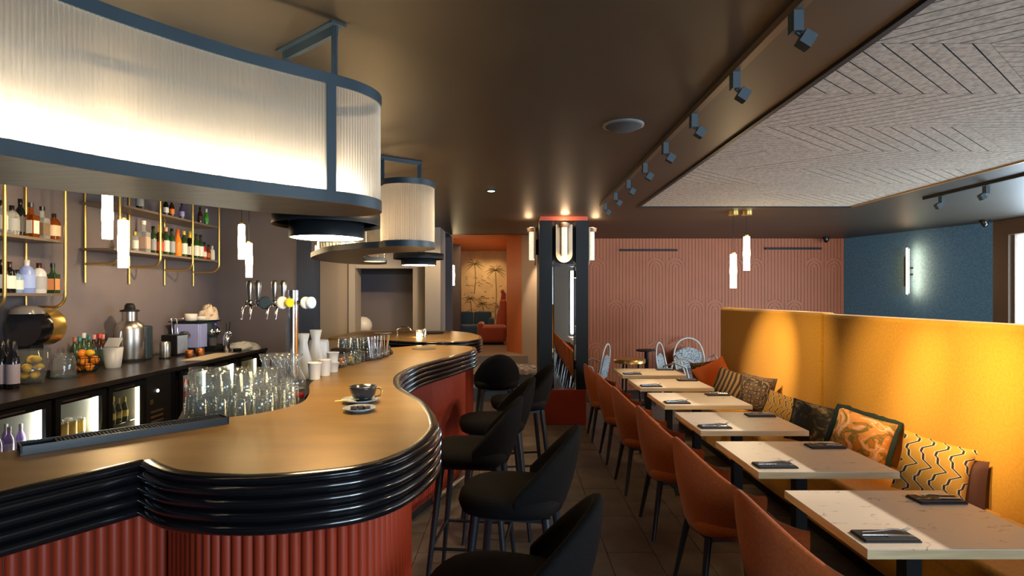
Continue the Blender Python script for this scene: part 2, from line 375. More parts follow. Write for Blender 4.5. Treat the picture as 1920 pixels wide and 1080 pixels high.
# ------------------------------------------------------------------ room shell
CZ = 2.63
PX0, PX1, PY1 = 1.43, 3.79, 6.37
fl = MB().box(-4.3, -3.1, -.12, 7.0, 10.1, -.012); FLOOR = struct(fl, 'floor', M['grout'])
tm = MB().box(-.148, -.298, -.012, .148, .298, 0).build('tile', M['floor'], FLOOR)
tm.location = (-.3, 1.5, 0)
cnt = 0
for i in range(-5, 9):
    for j in range(0, 13):
        x = i * .3 - .15; y = 1.2 + j * .6 + (i % 2) * .3
        if abs(x / max(y, .1)) > .95 or (x < -.9 and y < 5): continue
        if cnt >= 160 or y > 9: continue
        c = tm.copy() if cnt else tm
        if cnt: C.objects.link(c)
        c.parent = FLOOR; c.location = (x, y, 0); cnt += 1
struct(MB().box(1.9 + .75, -3, -.012, 6.5, 9.9, 0), 'floor_2', M['floor'])

cm = MB()
cm.box(-2.2, -3.1, CZ, PX0, 9.3, CZ + .12); cm.box(-2.25, -3.1, CZ, -2.2, 9.3, CZ + .12); cm.box(PX1, -3.1, CZ, 7.0, 10.0, CZ + .12); cm.box(PX0, PY1, CZ, PX1, 10.0, CZ + .12)
cm.box(.4, 9.3, CZ, PX0, 10.0, CZ + .12); cm.box(-4.3, -3.1, 2.95, -2.2, 9.3, 3.05); cm.box(-2.25, -3.1, CZ + .12, -2.2, 9.3, 2.95)
CEIL = struct(cm, 'ceiling', M['ceil'])
# edge trims round the felt field
tr = struct(MB().box(PX0 - .03, -3, CZ - .012, PX0, PY1, CZ).box(PX0 - .03, PY1, CZ - .012, PX1 + .03, PY1 + .03, CZ), 'trim_1', M['blackm'])
struct(MB().box(PX1, -3, CZ - .012, PX1 + .02, PY1, CZ), 'trim_2', mat('copper_trim', (.45, .26, .10), .35, metal=.5))

# felt ceiling: backing plus rhombic panels cut by grooves (three groove directions)
FELT = struct(MB().box(PX0, -3.0, CZ + .016, PX1, PY1, CZ + .1), 'ceiling_felt', M['feltshade'])
def clip(poly, a, b, c):   # keep a*x+b*y<=c
    out = []
    for i in range(len(poly)):
        p, q = poly[i], poly[(i + 1) % len(poly)]
        dp, dq = a * p[0] + b * p[1] - c, a * q[0] + b * q[1] - c
        if dp <= 0: out.append(p)
        if (dp < 0 < dq) or (dq < 0 < dp):
            t = dp / (dp - dq); out.append((p[0] + (q[0] - p[0]) * t, p[1] + (q[1] - p[1]) * t))
    return out
ANG = radians(39)
def felt_panel(rh, kind):
    for a, b, c in ((-1, 0, -PX0), (1, 0, PX1), (0, -1, .6), (0, 1, PY1)):
        rh = clip(rh, a, b, c)
        if len(rh) < 3: return
    ang = {0: 0, 1: ANG, 2: -ANG}[kind]
    nx, ny = -sin(ang), cos(ang); sp = .05 if kind == 0 else .076; gp = .0014 if kind == 0 else .0028
    mb = MB(); ds = [nx * x + ny * y for x, y in rh]; k = math.floor(min(ds) / sp)
    while k * sp < max(ds):
        p = clip(clip(rh, nx, ny, (k + 1) * sp - gp), -nx, -ny, -(k * sp + gp))
        if len(p) >= 3:
            ar = abs(sum(p[i - 1][0] * p[i][1] - p[i][0] * p[i - 1][1] for i in range(len(p)))) / 2
            if ar > 2e-4:
                n_ = len(p)
                mb.add([(x, y, CZ) for x, y in p], [list(range(n_))[::-1]])
                mb.add([(x, y, CZ) for x, y in p] + [(x, y, CZ + .016) for x, y in p], [(q, (q + 1) % n_, n_ + (q + 1) % n_, n_ + q) for q in range(n_)], 1)
        k += 1
    if mb.f: mb.build('felt_panel', [M['felt'], M['feltshade']], FELT)
BH, BW = .56, .66
for k in range(-5, 8):
    y0 = 2.83 + k * BH; sg = 1 if k % 2 else -1; sh = sg * BH / math.tan(ANG)
    for j in range(-4, 9):
        xb = 1.0 + j * BW + (k * .41) % BW; kind = 0 if (j + k) % 3 == 0 else (1 if sg > 0 else 2); e = .001
        felt_panel([(xb + e, y0 + e), (xb + BW - e, y0 + e), (xb + BW - e + sh, y0 + BH - e), (xb + e + sh, y0 + BH - e)], kind)

def wallbox(name, x0, y0, x1, y1, z0=0, z1=CZ, m='mauve', th=.1):
    return struct(MB().box(x0, y0, z0, x1, y1, z1), name, M[m])
wallbox('wall_left', -4.3, -3, -4.15, 8.15, 0, 3.0)
wallbox('wall_back_bar', -4.3, 8.02, -3.03, 8.17, 0, 3.0)
wallbox('wall_back_navy', -3.03, 8.00, -2.78, 8.17, 0, 3.0, m='navy')
# taupe piers and dark alcove
wl = MB().box(xat(590, 8.6), 8.6, 0, xat(655, 8.6), 8.9, 2.95); struct(wl, 'wall_back_pier', M['taupe'])
struct(MB().box(xat(655, 8.6), 8.56, 0, xat(667, 8.6), 8.9, 2.95), 'trim_3', M['taupe2'])
ztop = EH + 53 * 8.6 / F
struct(MB().box(xat(667, 8.6), 8.6, ztop, xat(774, 8.6), 8.9, CZ), 'wall_back_lintel', M['taupe2'])
struct(MB().box(xat(774, 8.6), 8.6, 0, xat(797, 8.6), 8.9, CZ), 'wall_back_jamb', M['taupe'])
struct(MB().box(xat(797, 8.3), 8.3, 0, xat(826, 8.3), 8.9, CZ), 'wall_back_column', M['taupe2'])
M['dkmauve'] = mat('dark_mauve_panel', (.075, .058, .06), .55)
struct(MB().box(-2.7, 9.5, 0, -1.0, 9.6, CZ), 'wall_alcove', M['dkmauve'])
struct(MB().box(-2.70, 8.9, 0, -2.62, 9.5, CZ).box(-1.36, 8.9, 0, -1.28, 9.5, CZ).box(-2.5, 8.9, CZ - .02, -1.0, 9.5, CZ), 'wall_alcove_sides', M['dkmauve'])
struct(MB().box(-2.60, 9.44, 0.0, -1.38, 9.5, 1.99), 'door_1', M['mauve'])
struct(MB().box(-4.3, 8.15, 0, -2.9, 8.9, 3.0), 'wall_back_corner', M['navy'])

# red relief wall with nested arches
RW = struct(MB().box(.80, 9.92, 0, 5.9, 10.05, CZ), 'wall_back_red', M['redwall'])
CW = .345; SP = CW / 6; g = .0032
def ring_piece(mb, cx, cz, r0, r1, y0, y1):
    n = 12; V = []
    for i in range(n + 1):
        a = pi * i / n
        for r in (r0, r1):
            for y in (y0, y1): V.append((cx + r * cos(a), y, cz + r * sin(a)))
    fs = []
    for i in range(n):
        a, b = i * 4, (i + 1) * 4
        fs += [(a, b, b + 2, a + 2), (a, a + 1, b + 1, b), (a + 2, b + 2, b + 3, a + 3)]
    mb.add(V, fs)
YW0, YW1 = 9.908, 9.92
ncol = 0; x = 5.78
while x > 1.1:
    x0 = x - CW; cx = (x + x0) / 2; grp = (ncol // 2 + 0) % 2
    tops = [2.30, .84] if grp == 0 else [1.57, .11]
    R = CW / 2; mb = MB(); prev = CZ
    for zt in tops:
        zc = zt - R
        for k in range(6):
            u0 = x0 + k * SP + g; u1 = x0 + (k + 1) * SP - g; um = min(abs(u0 - cx), abs(u1 - cx)); uM = max(abs(u0 - cx), abs(u1 - cx))
            za = zc + sqrt(max(0, R * R - u0 ** 2 + 2 * u0 * cx - cx * cx)) + g; zb = zc + sqrt(max(0, R * R - (u1 - cx) ** 2)) + g
            mb.add([(u0, YW0, za), (u1, YW0, zb), (u1, YW0, prev), (u0, YW0, prev), (u0, YW1, za), (u1, YW1, zb), (u1, YW1, prev), (u0, YW1, prev)],
                   [(0, 1, 2, 3), (0, 3, 7, 4), (1, 5, 6, 2), (0, 4, 5, 1)])
        for k in range(3): ring_piece(mb, cx, zc, max(.0, k * SP + g) if k else .001, (k + 1) * SP - g, YW0, YW1)
        prev = zc
    for k in range(6):
        if prev > .02: mb.box(x0 + k * SP + g, YW0, 0, x0 + (k + 1) * SP - g, YW1, prev)
    mb.build('relief_panel', M['redwall'], RW)
    x = x0; ncol += 1
for xa, xb, yy in ((1163, 1270, 469), (1435, 1540, 466)):
    Y = 9.88; z = EH + (HY - yy) * Y / F
    o = MB().box(xat(xa, Y), Y - .02, z - .016, xat(xb, Y), Y + .04, z + .016).build('slot_vent', M['blackm'])
    tag(o, 'thin black slot vent high on the red wall, %s the pendant lamps' % ('left of' if xa < 1300 else 'right of'), 'vent', 'slot vents on the red wall')

# blue side wall, return, window wall
struct(MB().prism([(5.78, 9.92), (6.5, 7.69), (6.62, 7.69), (6.62, 10.0), (5.78, 10.0)], 0, CZ), 'wall_right', M['blue'])
WX = 6.5
struct(MB().box(WX, 7.45, 0, WX + .12, 7.7, CZ).box(WX, 2.2, 2.43, WX + .12, 7.45, CZ).box(WX, 2.2, 0, WX + .12, 7.45, .45).box(WX, -3, 0, WX + .12, 2.2, CZ), 'wall_right_window', M['umber'])
wn = struct(MB().box(WX + .04, 2.2, .45, WX + .07, 2.26, 2.43).box(WX + .04, 7.40, .45, WX + .07, 7.45, 2.43).box(WX + .04, 4.8, .45, WX + .07, 4.86, 2.43), 'window_1', M['umber'])
MB().box(WX + .05, 2.2, .45, WX + .056, 7.45, 2.43).build('pane', M['pane'], wn)
# wall behind the camera with street windows (seen in the pillar mirror)
struct(MB().box(-4.3, -3.12, 0, 1.75, -3.0, 3.0).box(6.3, -3.12, 0, 6.6, -3.0, CZ).box(1.75, -3.12, 2.42, 6.3, -3, CZ).box(1.75, -3.12, 0, 6.3, -3, .45), 'wall_front', M['taupe2'])
w2 = struct(MB().box(1.75, -3.08, .45, 1.81, -3.03, 2.42).box(2.9, -3.08, .45, 2.96, -3.03, 2.42).box(4.04, -3.08, .45, 4.1, -3.03, 2.42).box(6.24, -3.08, .45, 6.3, -3.03, 2.42), 'window_2', M['umber'])
MB().box(1.75, -3.06, .45, 6.3, -3.054, 2.42).build('pane', M['pane'], w2)

# lounge beyond: steps, platforms, walls
struct(MB().box(-1.3, 9.0, 0, .45, 9.3, .17), 'floor_step', M['riser'])
struct(MB().box(-1.3, 9.0, .17, .45, 9.3, .185), 'trim_4', M['taupe2'])
struct(MB().box(-1.4, 9.3, 0, .5, 10.75, .34), 'floor_platform', M['riser'])
struct(MB().box(-1.4, 9.29, .34, .5, 10.75, .35), 'floor_mosaic', M['mosaic'])
struct(MB().box(-2.2, 10.75, 0, .6, 15.2, .50), 'floor_lounge', M['stepf'])
def quadwall(name, a, b, z0, z1, m, th=.06):
    P = [a, b]; n = norms(P)[0]
    struct(MB().prism([a, b, (b[0] + n[0] * th, b[1] + n[1] * th), (a[0] + n[0] * th, a[1] + n[1] * th)], z0, z1), name, M[m])
quadwall('wall_lounge_right', (-.12, 15.1), (-.11, 11.7), 0, 2.83, 'orange', -.06)
quadwall('wall_lounge_orange', (-.11, 11.7), (.19, 11.0), 0, 2.83, 'orange', -.06)
quadwall('wall_lounge_beige', (.19, 11.0), (.66, 9.90), 0, 2.83, 'beige', -.06)
struct(MB().box(.64, 9.90, 0, .80, 10.05, CZ), 'wall_lounge_corner', M['beige'])
quadwall('wall_lounge_left', (-1.7, 9.6), (-2.1, 15.1), 0, 2.83, 'dkmauve', -.06)
struct(MB().box(-2.3, 9.3, 2.83, .6, 15.2, 2.93).box(-2.3, 9.24, CZ, .4, 9.3, 2.93), 'ceiling_lounge', M['orange'])
MU = struct(MB().box(-2.2, 15.1, 0, .1, 15.2, 2.83), 'wall_lounge_back', M['mural'])
# printed palms on the mural
mp = MB()
def frond(cx, cz, a, L, w, y=15.095, droop=.5):
    pts = []
    for i in range(7):
        t = i / 6; x_ = cx + cos(a) * L * t; z_ = cz + sin(a) * L * t - droop * L * t * t
        pts.append((x_, z_, w * sin(pi * min(1, .12 + t * .88)) * (1 - .5 * t)))
    V = []
    for x_, z_, ww in pts: V += [(x_, y, z_ + ww), (x_, y, z_ - ww)]
    mp.add(V, [(2 * i, 2 * i + 1, 2 * i + 3, 2 * i + 2) for i in range(6)])
def palm(px, py, H, L, n):
    cx = xat(px, 15.1); cz = EH + (HY - py) * 15.1 / F
    mp.tube([(cx, 15.096, cz), (cx + .03, 15.096, cz - H * .5), (cx - .01, 15.096, cz - H)], .012, 4)
    for i in range(n): frond(cx, cz, -.4 + (pi + .8) * i / (n - 1), L * random.uniform(.8, 1.1), .022)
palm(929, 507, 1.3, .34, 12); palm(890, 495, .8, .28, 9); palm(882, 560, .6, .22, 9); palm(905, 570, .5, .2, 8); palm(936, 575, .4, .16, 7)
for i in range(70):
    frond(xat(random.uniform(868, 945), 15.1), EH + (HY - random.uniform(520, 595)) * 15.1 / F, random.uniform(0, pi), random.uniform(.08, .2), .014)
mp.build('palm_print', M['muraldk'], MU)
struct(MB().box(-1.62, 13.2, .5, xat(863, 13.2), 13.45, 2.83), 'wall_lounge_pier', M['dkmauve'])
area('lounge_ceiling_light', (-.7, 13.2, 2.80), (-.7, 13.9, .5), 1.0, 1.6, 22, (1, .62, .30))
spot('lounge_mural_spot_light', (-1.0, 14.3, 2.75), (-.9, 15.1, 1.9), 22, (1, .66, .30), 80, .8)
spot('lounge_mural_spot_light', (-.4, 14.3, 2.75), (-.5, 15.1, 1.9), 22, (1, .66, .30), 80, .8)
area('step_ceiling_light', (-.5, 10.0, 2.80), (-.5, 10.2, .3), .6, .6, 9, (1, .66, .36))
spot('column_downlight', (.05, 10.05, 2.58), (.45, 10.45, 1.3), 75, (1, .76, .52), 60, .6)

# ------------------------------------------------------------------ ceiling fittings
tk = thing('track_rail', 'long dark track rail along the dark ceiling beside the felt field, carrying eight spotlights', 'track', (TX, 3, CZ))
MB().box(TX - .017, -1.5, CZ - .03, TX + .017, 6.25, CZ).build('rail', mat('bronze_rail', (.13, .09, .06), .4, metal=.4), tk, True)
tk2 = thing('track_rail', 'thin black track rail on the bluish ceiling by the window', 'track', (4.2, 4, CZ))
MB().box(4.185, 1.2, CZ - .025, 4.215, 5.8, CZ).build('rail', M['blackm'], tk2, True)
def spot_head(label, grp, loc, side):
    t = thing('track_spotlight', label, 'spotlight', loc, 0, grp)
    MB().box(-.017, -.022, -.10, .017, .022, -.03).build('driver_box', M['slate'], t)
    Mx = T(side * .035, 0, -.125) @ Matrix.Rotation(side * .55, 4, 'Y')
    MB().obox(Mx, .044, .044, .05).build('lamp_head', M['slate'], t)
    MB().tube([(0, 0, -.095), (side * .02, 0, -.112)], .007, 6).build('joint', M['slate'], t)
    return t
ordn = ['nearest the camera', 'second from the camera', 'third from the camera', 'fourth from the camera', 'fifth from the camera', 'sixth from the camera', 'seventh from the camera', 'eighth, at the far end']
for y, n in zip(SPY, ordn): spot_head('small square black track spotlight on the long bronze rail, ' + n, 'spotlights on the long track', (TX, y, CZ), 1)
for y, n in zip(RSY[:2], ('nearer the red wall', 'nearer the window')): spot_head('small black spotlight on the thin window-side rail, the one ' + n, 'spotlights by the window', (4.2, y, CZ), -1)
sp = thing('ceiling_speaker', 'round grey flush speaker in the dark ceiling beside the track', 'speaker', (.655, 3.346, CZ))
MB().lathe([(.12, 0), (.12, -.008), (.105, -.012)], n=32).build('rim', mat('speaker_grey', (.13, .13, .13), .5), sp)
MB().lathe([(.104, -.012), (.08, -.028), (.04, -.038), (.001, -.04)], n=32).build('grille', mat('speaker_grille', (.05, .05, .052), .7, bump=1, bs=400), sp)
x_, y_ = xat(921, 5.41), 5.41
el = thing('ceiling_downlight', 'small pale green glowing downlight in the middle of the dark ceiling', 'downlight', (x_, y_, CZ))
MB().lathe([(.05, 0), (.05, -.006), (.035, -.008)], n=24).build('bezel', M['blackm'], el); MB().cyl((0, 0, -.010), .034, .003, 20).build('lens', M['e_small'], el)
def dome(label, loc):
    t = thing('security_camera', label, 'camera', loc)
    MB().cyl((0, 0, -.03), .055, .03, 20).build('mount', M['blackm'], t); MB().lathe([(.045, -.03), (.042, -.06), (.025, -.085), (.001, -.095)], n=20).build('dome', M['black'], t)
dome('black dome camera on the ceiling above the blue wall', (xat(1846, 7.5), 7.5, CZ)); dome('black dome camera at the top right of the red wall', (xat(1549, 9.7), 9.7, CZ))

def pendant(label, grp, x, y, zb, h=.37, r=.037, cap='brass'):
    t = thing('pendant_lamp', label, 'pendant lamp', (x, y, CZ), 0, grp); zt = .20 if y > 9.4 else (.32 if x < -2.2 else 0)
    MB().cyl((0, 0, -.045 + zt), .06, .045, 24).build('ceiling_rose', M[cap], t)
    MB().tube([(0, 0, -.04 + zt), (0, 0, zb + h - CZ)], .003, 6).build('cord', M['blackm'], t)
    MB().cyl((0, 0, zb + h - CZ), r * .6, .02, 16).build('cap', M[cap], t)
    z = zb - CZ
    MB().lathe([(r * .95, z), (r, z + .01), (r * 1.0, z + h * .3), (r * 1.08, z + h * .5), (r, z + h * .7), (r, z + h - .01), (r * .9, z + h)], n=20).build('glowing_tube', M['e_pend'], t)
g = 'glowing tube pendants over the back counter'
pendant('left of the two tube pendants by the brass shelves, the higher one', g, -3.2, 4.5, EH + (HY - 448) * 4.5 / F)
pendant('right of the two tube pendants by the brass shelves, the lower one', g, -3.04, 4.45, EH + (HY - 502) * 4.45 / F)
pendant('glowing tube pendant near the beer taps, the higher of two', g, xat(453, 6.6), 6.6, EH + (HY - 486) * 6.6 / F, .4)
pendant('glowing tube pendant near the beer taps, the lower of two', g, xat(467, 6.7), 6.7, EH + (HY - 520) * 6.7 / F, .4)
g = 'glowing tube pendants before the red wall'
pendant('glowing tube pendant before the red wall, the lower one on the left', g, xat(1375, 6.75), 6.75, EH + (HY - 540) * 6.75 / F, .4)
pendant('glowing tube pendant before the red wall, the higher one on the right', g, xat(1400, 6.75), 6.75, EH + (HY - 507) * 6.75 / F, .4)
pendant('single glowing tube pendant in the lounge doorway beside the palm mural', None, xat(848, 12.0), 12.0, EH + (HY - 535) * 12 / F, .42, .05)

# ------------------------------------------------------------------ bar counter
BZ = 1.15
cor = (-1.055, 1.633)
f1 = [(-1.85, .36), (-1.226, 1.362), cor]
f2p = [cor, (-.987, 1.576), (-.893, 1.519), (-.76, 1.492), (-.643, 1.492), (-.537, 1.519), (-.43, 1.567), (-.356, 1.644), (-.311, 1.753), (-.283, 1.885),
       (-.277, 2.03), (-.293, 2.15), (-.333, 2.32), (-.4075, 2.557), (-.506, 2.77), (-.577, 2.93), (-.638, 3.15), (-.676, 3.43), (-.656, 3.80), (-.59, 4.08),
       (-.47, 4.45), (-.365, 4.85), (-.335, 5.12), (-.375, 5.34), (-.50, 5.47), (-.68, 5.50), (-.915, 5.45)]
f2 = resample(catmull(f2p, 8), .03)
inner = [(-1.116, 5.22), (-.99, 4.75), (-.974, 4.516), (-1.02, 4.21), (-1.10, 3.98), (-1.14, 3.686), (-1.126, 3.48), (-1.113, 3.213), (-1.076, 3.02), (-.997, 2.8), (-.94, 2.584), (-.94, 2.457), (-.98, 2.353), (-1.04, 2.263), (-1.10, 2.22), (-1.545, 1.717), (-2.5, .62)]
inn = catmull(inner[:15], 6) + inner[15:]
BAR = thing('bar_counter', 'long curved bar with a golden brown top, black ribbed edge and red fluted front', 'bar counter', (-.8, 2.5, 0))
top = MB().prism(f1[:-1] + f2 + inn, BZ - .03, BZ)
top.build('countertop', M['bartop'], BAR, True)
prof = [(-.02, BZ + .0005), (.004, BZ + .0005), (.014, BZ - .003), (.016, BZ - .008), (.014, BZ - .014), (.003, BZ - .017)]
nr = 4; zz = BZ - .018; rh = .034
for k in range(nr):
    for q in range(9):
        a = pi * q / 8; prof.append((.002 + .024 * sin(a), zz - rh / 2 + rh / 2 * cos(a) * .97))
    zz -= rh
prof += [(-.04, zz)]
MB().sweep(resample(f1, .05), prof).build('ribbed_edge', M['black'], BAR, True, label='glossy black ribbed edge')
MB().sweep(f2, prof).build('ribbed_edge', M['black'], BAR, True, label='glossy black ribbed edge')
def notch(d):
    A, B = offset(f1, d), offset(f2, d)
    (x1, y1), (x2, y2), (x3, y3), (x4, y4) = A[0], A[1], B[3], B[0]
    den = (x1 - x2) * (y3 - y4) - (y1 - y2) * (x3 - x4); u = x1 * y2 - y1 * x2; w = x3 * y4 - y3 * x4
    X = ((u * (x3 - x4) - (x1 - x2) * w) / den, (u * (y3 - y4) - (y1 - y2) * w) / den)
    return [A[0], X], [X] + B[3:]
b1, b2 = notch(-.085)
q1, q2 = notch(-.10); r1, r2_ = notch(-.14)
body = MB().prism(q1 + q2[1:] + inn, .10, BZ - .03)
body.build('carcass', M['barside'], BAR, True)
MB().prism(r1 + r2_[1:] + inn, 0, .10).build('plinth', M['blackm'], BAR, True)
fm = MB(); n = 8; V = []
for z in (.10, 1.0):
    for i in range(n + 1): a = pi * i / n; V.append((.0158 * cos(a), -.016 * sin(a), z))
fm.add(V, [(i, i + 1, n + 2 + i, n + 1 + i) for i in range(n)], 0, True)
fo = fm.build('flute', M['flute'], BAR); first = True
for P in (resample(b1, .033), resample(b2, .033)[1:]):
    N = norms(P)
    for (x, y), (nx, ny) in zip(P, N):
        c = fo if first else fo.copy()
        if not first: C.objects.link(c)
        first = False
        c.parent = BAR; L = BAR.location
        c.location = (x - nx * .016 - L.x, y - ny * .016 - L.y, 0); c.rotation_euler = (0, 0, atan2(nx, -ny))
rail = offset(f2, .10)[105:-20]
MB().tube([(x, y, .22) for x, y in rail], .018, 8).build('foot_rail', M['steel'], BAR, True, label='metal foot rail')

# second bar island
g2 = [(-1.75, 6.35), (-1.3, 6.08), (-.9, 5.86), (-.55, 5.95), (-.37, 6.3), (-.40, 6.9), (-.6, 7.5), (-.95, 7.85), (-1.5, 7.9)]
f3 = resample(catmull(g2, 8), .04)
B2 = thing('bar_island', 'smaller rounded bar section with golden top and black ribbed edge beyond the main bar', 'bar counter', (-.9, 6.8, 0))
MB().prism(f3 + [(-2.1, 7.9), (-2.1, 6.5)], BZ - .03, BZ).build('countertop', M['bartop'], B2, True)
MB().sweep(f3, prof).build('ribbed_edge', M['black'], B2, True, label='glossy black ribbed edge')
MB().prism(offset(f3, -.1) + [(-2.0, 7.8), (-2.0, 6.6)], 0, BZ - .03).build('carcass', M['barside'], B2, True)
P = resample(offset(f3, -.085), .033); N = norms(P)
for (x, y), (nx, ny) in zip(P, N):
    if y > 7.3: continue
    c = fo.copy(); C.objects.link(c); c.parent = B2; L = B2.location
    c.location = (x - nx * .016 - L.x, y - ny * .016 - L.y, 0); c.rotation_euler = (0, 0, atan2(nx, -ny))

# drip tray
a = Vector((-1.449, 1.677, 0)); b = Vector((-1.042, 2.097, 0)); d = (b - a).normalized(); nrm = Vector((-d.y, d.x, 0)); ln = (b - a).length; ang = atan2(d.y, d.x)
TR = thing('bar_drip_tray', 'long narrow black drip tray lying along the inner edge of the bar top', 'drip tray', tuple((a + b) / 2 + nrm * .045 + Vector((0, 0, BZ))), ang)
tw, th_ = .085, .026
MB().box(-ln / 2, -tw / 2, 0, ln / 2, tw / 2, .006).box(-ln / 2, -tw / 2, .006, ln / 2, -tw / 2 + .005, th_).box(-ln / 2, tw / 2 - .005, .006, ln / 2, tw / 2, th_).box(-ln / 2, -tw / 2, .006, -ln / 2 + .005, tw / 2, th_).box(ln / 2 - .005, -tw / 2, .006, ln / 2, tw / 2, th_).build('tray_body', mat('tray_black', (.012, .019, .026), .35), TR)
gm = MB()
for i in range(48):
    for j in range(6):
        x = -ln / 2 + .09 + i * .0102; y = -.032 + j * .0125
        if x < ln / 2 - .01: gm.cyl((x, y, .006), .0036, .017, 5)
gm.build('rubber_mat', mat('rubber', (.03, .025, .02), .5), TR, kind='stuff')

# ------------------------------------------------------------------ canopies over the bar
ZB, ZT = 1.965, 2.435
def canopy(label, outline, spans, strip, closedmat, posts, strength):
    O = thing('glass_canopy', label, 'canopy', (sum(p[0] for p in outline) / len(outline), sum(p[1] for p in outline) / len(outline), ZB))
    MB().prism(outline, ZB, ZB + .012).build('underside', M['bronze'], O, True)
    MB().prism(offset(outline, -.012, True), ZB + .012, ZB + .03).build('shelf', M['cream'], O, True)
    band = [(-.012, ZB + .001), (.004, ZB + .001), (.004, ZB + .043), (-.012, ZB + .043)]
    MB().sweep(outline, band + band[:1], sm=False, closed=True).build('lower_band', M['slate'], O, True)
    band = [(-.012, ZT - .04), (.004, ZT - .04), (.004, ZT), (-.012, ZT)]
    MB().sweep(outline, band + band[:1], sm=False, closed=True).build('upper_band', M['slate'], O, True)
    for P, fl_ in spans:
        if fl_:
            Q = resample(P, .002); Nn = norms(Q)
            Q = [(x + nx * (-.004 + .003 * abs(sin(i * pi / 6))), y + ny * (-.004 + .003 * abs(sin(i * pi / 6)))) for i, ((x, y), (nx, ny)) in enumerate(zip(Q, Nn))]
        else: Q = offset(P, -.003)
        V = [(x, y, ZB + .04) for x, y in Q] + [(x, y, ZT - .035) for x, y in Q]; n = len(Q)
        MB().add(V, [(i, i + 1, n + i + 1, n + i) for i in range(n - 1)], 0, True).build('fluted_glass' if fl_ else 'clear_glass', M['fluted'] if fl_ else M['canglass'], O, True)
    for (x, y, aa, w_) in posts:
        MB().obox(T(x, y, (ZB + ZT) / 2) @ RZ(aa), .014, w_, ZT - ZB - .06).build('post', M['slate'], O, True)
    MB().sweep(strip, [(-.012, ZB + .031), (.012, ZB + .031), (.012, ZB + .042), (-.012, ZB + .042)], sm=False).build('led_strip', strength, O, True)
    return O
c1f = [(-1.75, .57), (-1.45, 1.05), (-1.248, 1.387), (-1.10, 1.628), (-.90, 1.868), (-.665, 2.075), (-.575, 2.17), (-.535, 2.27), (-.55, 2.37), (-.62, 2.44), (-.73, 2.455), (-.811, 2.437), (-1.0, 2.344), (-1.046, 2.30), (-1.3, 2.02), (-1.57, 1.744), (-1.9, 1.32), (-2.2, .9)]
o1 = resample(catmull(c1f, 8), .012)
iend = min(range(len(o1)), key=lambda i: (o1[i][0] + .665) ** 2 + (o1[i][1] - 2.075) ** 2)
ib = min(range(len(o1)), key=lambda i: (o1[i][0] + .73) ** 2 + (o1[i][1] - 2.455) ** 2)
nn = norms(o1)[iend]
mid1 = [(x, y) for x, y in offset(o1[:iend + 12], -.055)]
CAN1 = canopy('large near canopy of white fluted glass in slate blue bands hanging over the bar', o1, [(o1[:iend + 1], True), (o1[iend:ib + 1], True), (o1[ib:], False)], mid1, None, [(o1[iend][0] - nn[0] * .003, o1[iend][1] - nn[1] * .003, atan2(nn[1], nn[0]), .036)], M['e_led'])
c2 = [(-.93, 4.0), (-.87, 3.92), (-.75, 3.88), (-.62, 3.93), (-.56, 4.05), (-.58, 4.2), (-.68, 4.33), (-.85, 4.45), (-1.1, 4.62), (-1.28, 4.9), (-1.36, 5.3), (-1.38, 5.7), (-1.33, 6.03), (-1.5, 6.15), (-1.72, 6.03), (-1.85, 5.6), (-1.83, 5.2), (-1.68, 4.84), (-1.39, 4.36), (-1.1, 4.10)]
o2 = resample(catmull(c2, 8, True), .012, True)
near = lambda P, q: min(range(len(P)), key=lambda i: (P[i][0] - q[0]) ** 2 + (P[i][1] - q[1]) ** 2)
j1 = near(o2, (-.68, 4.33))
CAN2 = canopy('smaller far canopy over the bar with a white fluted glass drum end', o2, [(o2[:j1 + 1], True), (o2[j1:] + [o2[0]], False)], catmull([(-.78, 4.08), (-1.2, 4.38), (-1.5, 4.8), (-1.6, 5.3), (-1.55, 5.85)], 8), None, [], M['e_led2'])
# hanging brackets
hb = MB(); pa, pb = (-.946, 2.346), (-.638, 2.095); mx_, my_ = (pa[0] + pb[0]) / 2, (pa[1] + pb[1]) / 2; aa = atan2(pb[1] - pa[1], pb[0] - pa[0])
hb.obox(T(mx_, my_, CZ - .004) @ RZ(aa), .40, .06, .008).obox(T(mx_, my_, CZ - .025) @ RZ(aa), .36, .02, .035)
for t in (.08, .93): hb.box(pa[0] + (pb[0] - pa[0]) * t - .009, pa[1] + (pb[1] - pa[1]) * t - .009, ZT - .02, pa[0] + (pb[0] - pa[0]) * t + .009, pa[1] + (pb[1] - pa[1]) * t + .009, CZ - .008)
hb.build('hanging_bracket', M['slate'], CAN1, True)
hb = MB(); pa, pb = (-.93, 4.08), (-.69, 4.25); aa = atan2(pb[1] - pa[1], pb[0] - pa[0])
hb.obox(T(-.81, 4.165, CZ - .018) @ RZ(aa), .32, .03, .03)
for p in (pa, pb): hb.box(p[0] - .014, p[1] - .014, ZT - .02, p[0] + .014, p[1] + .014, CZ - .02)
hb.build('hanging_bracket', M['slate'], CAN2, True)

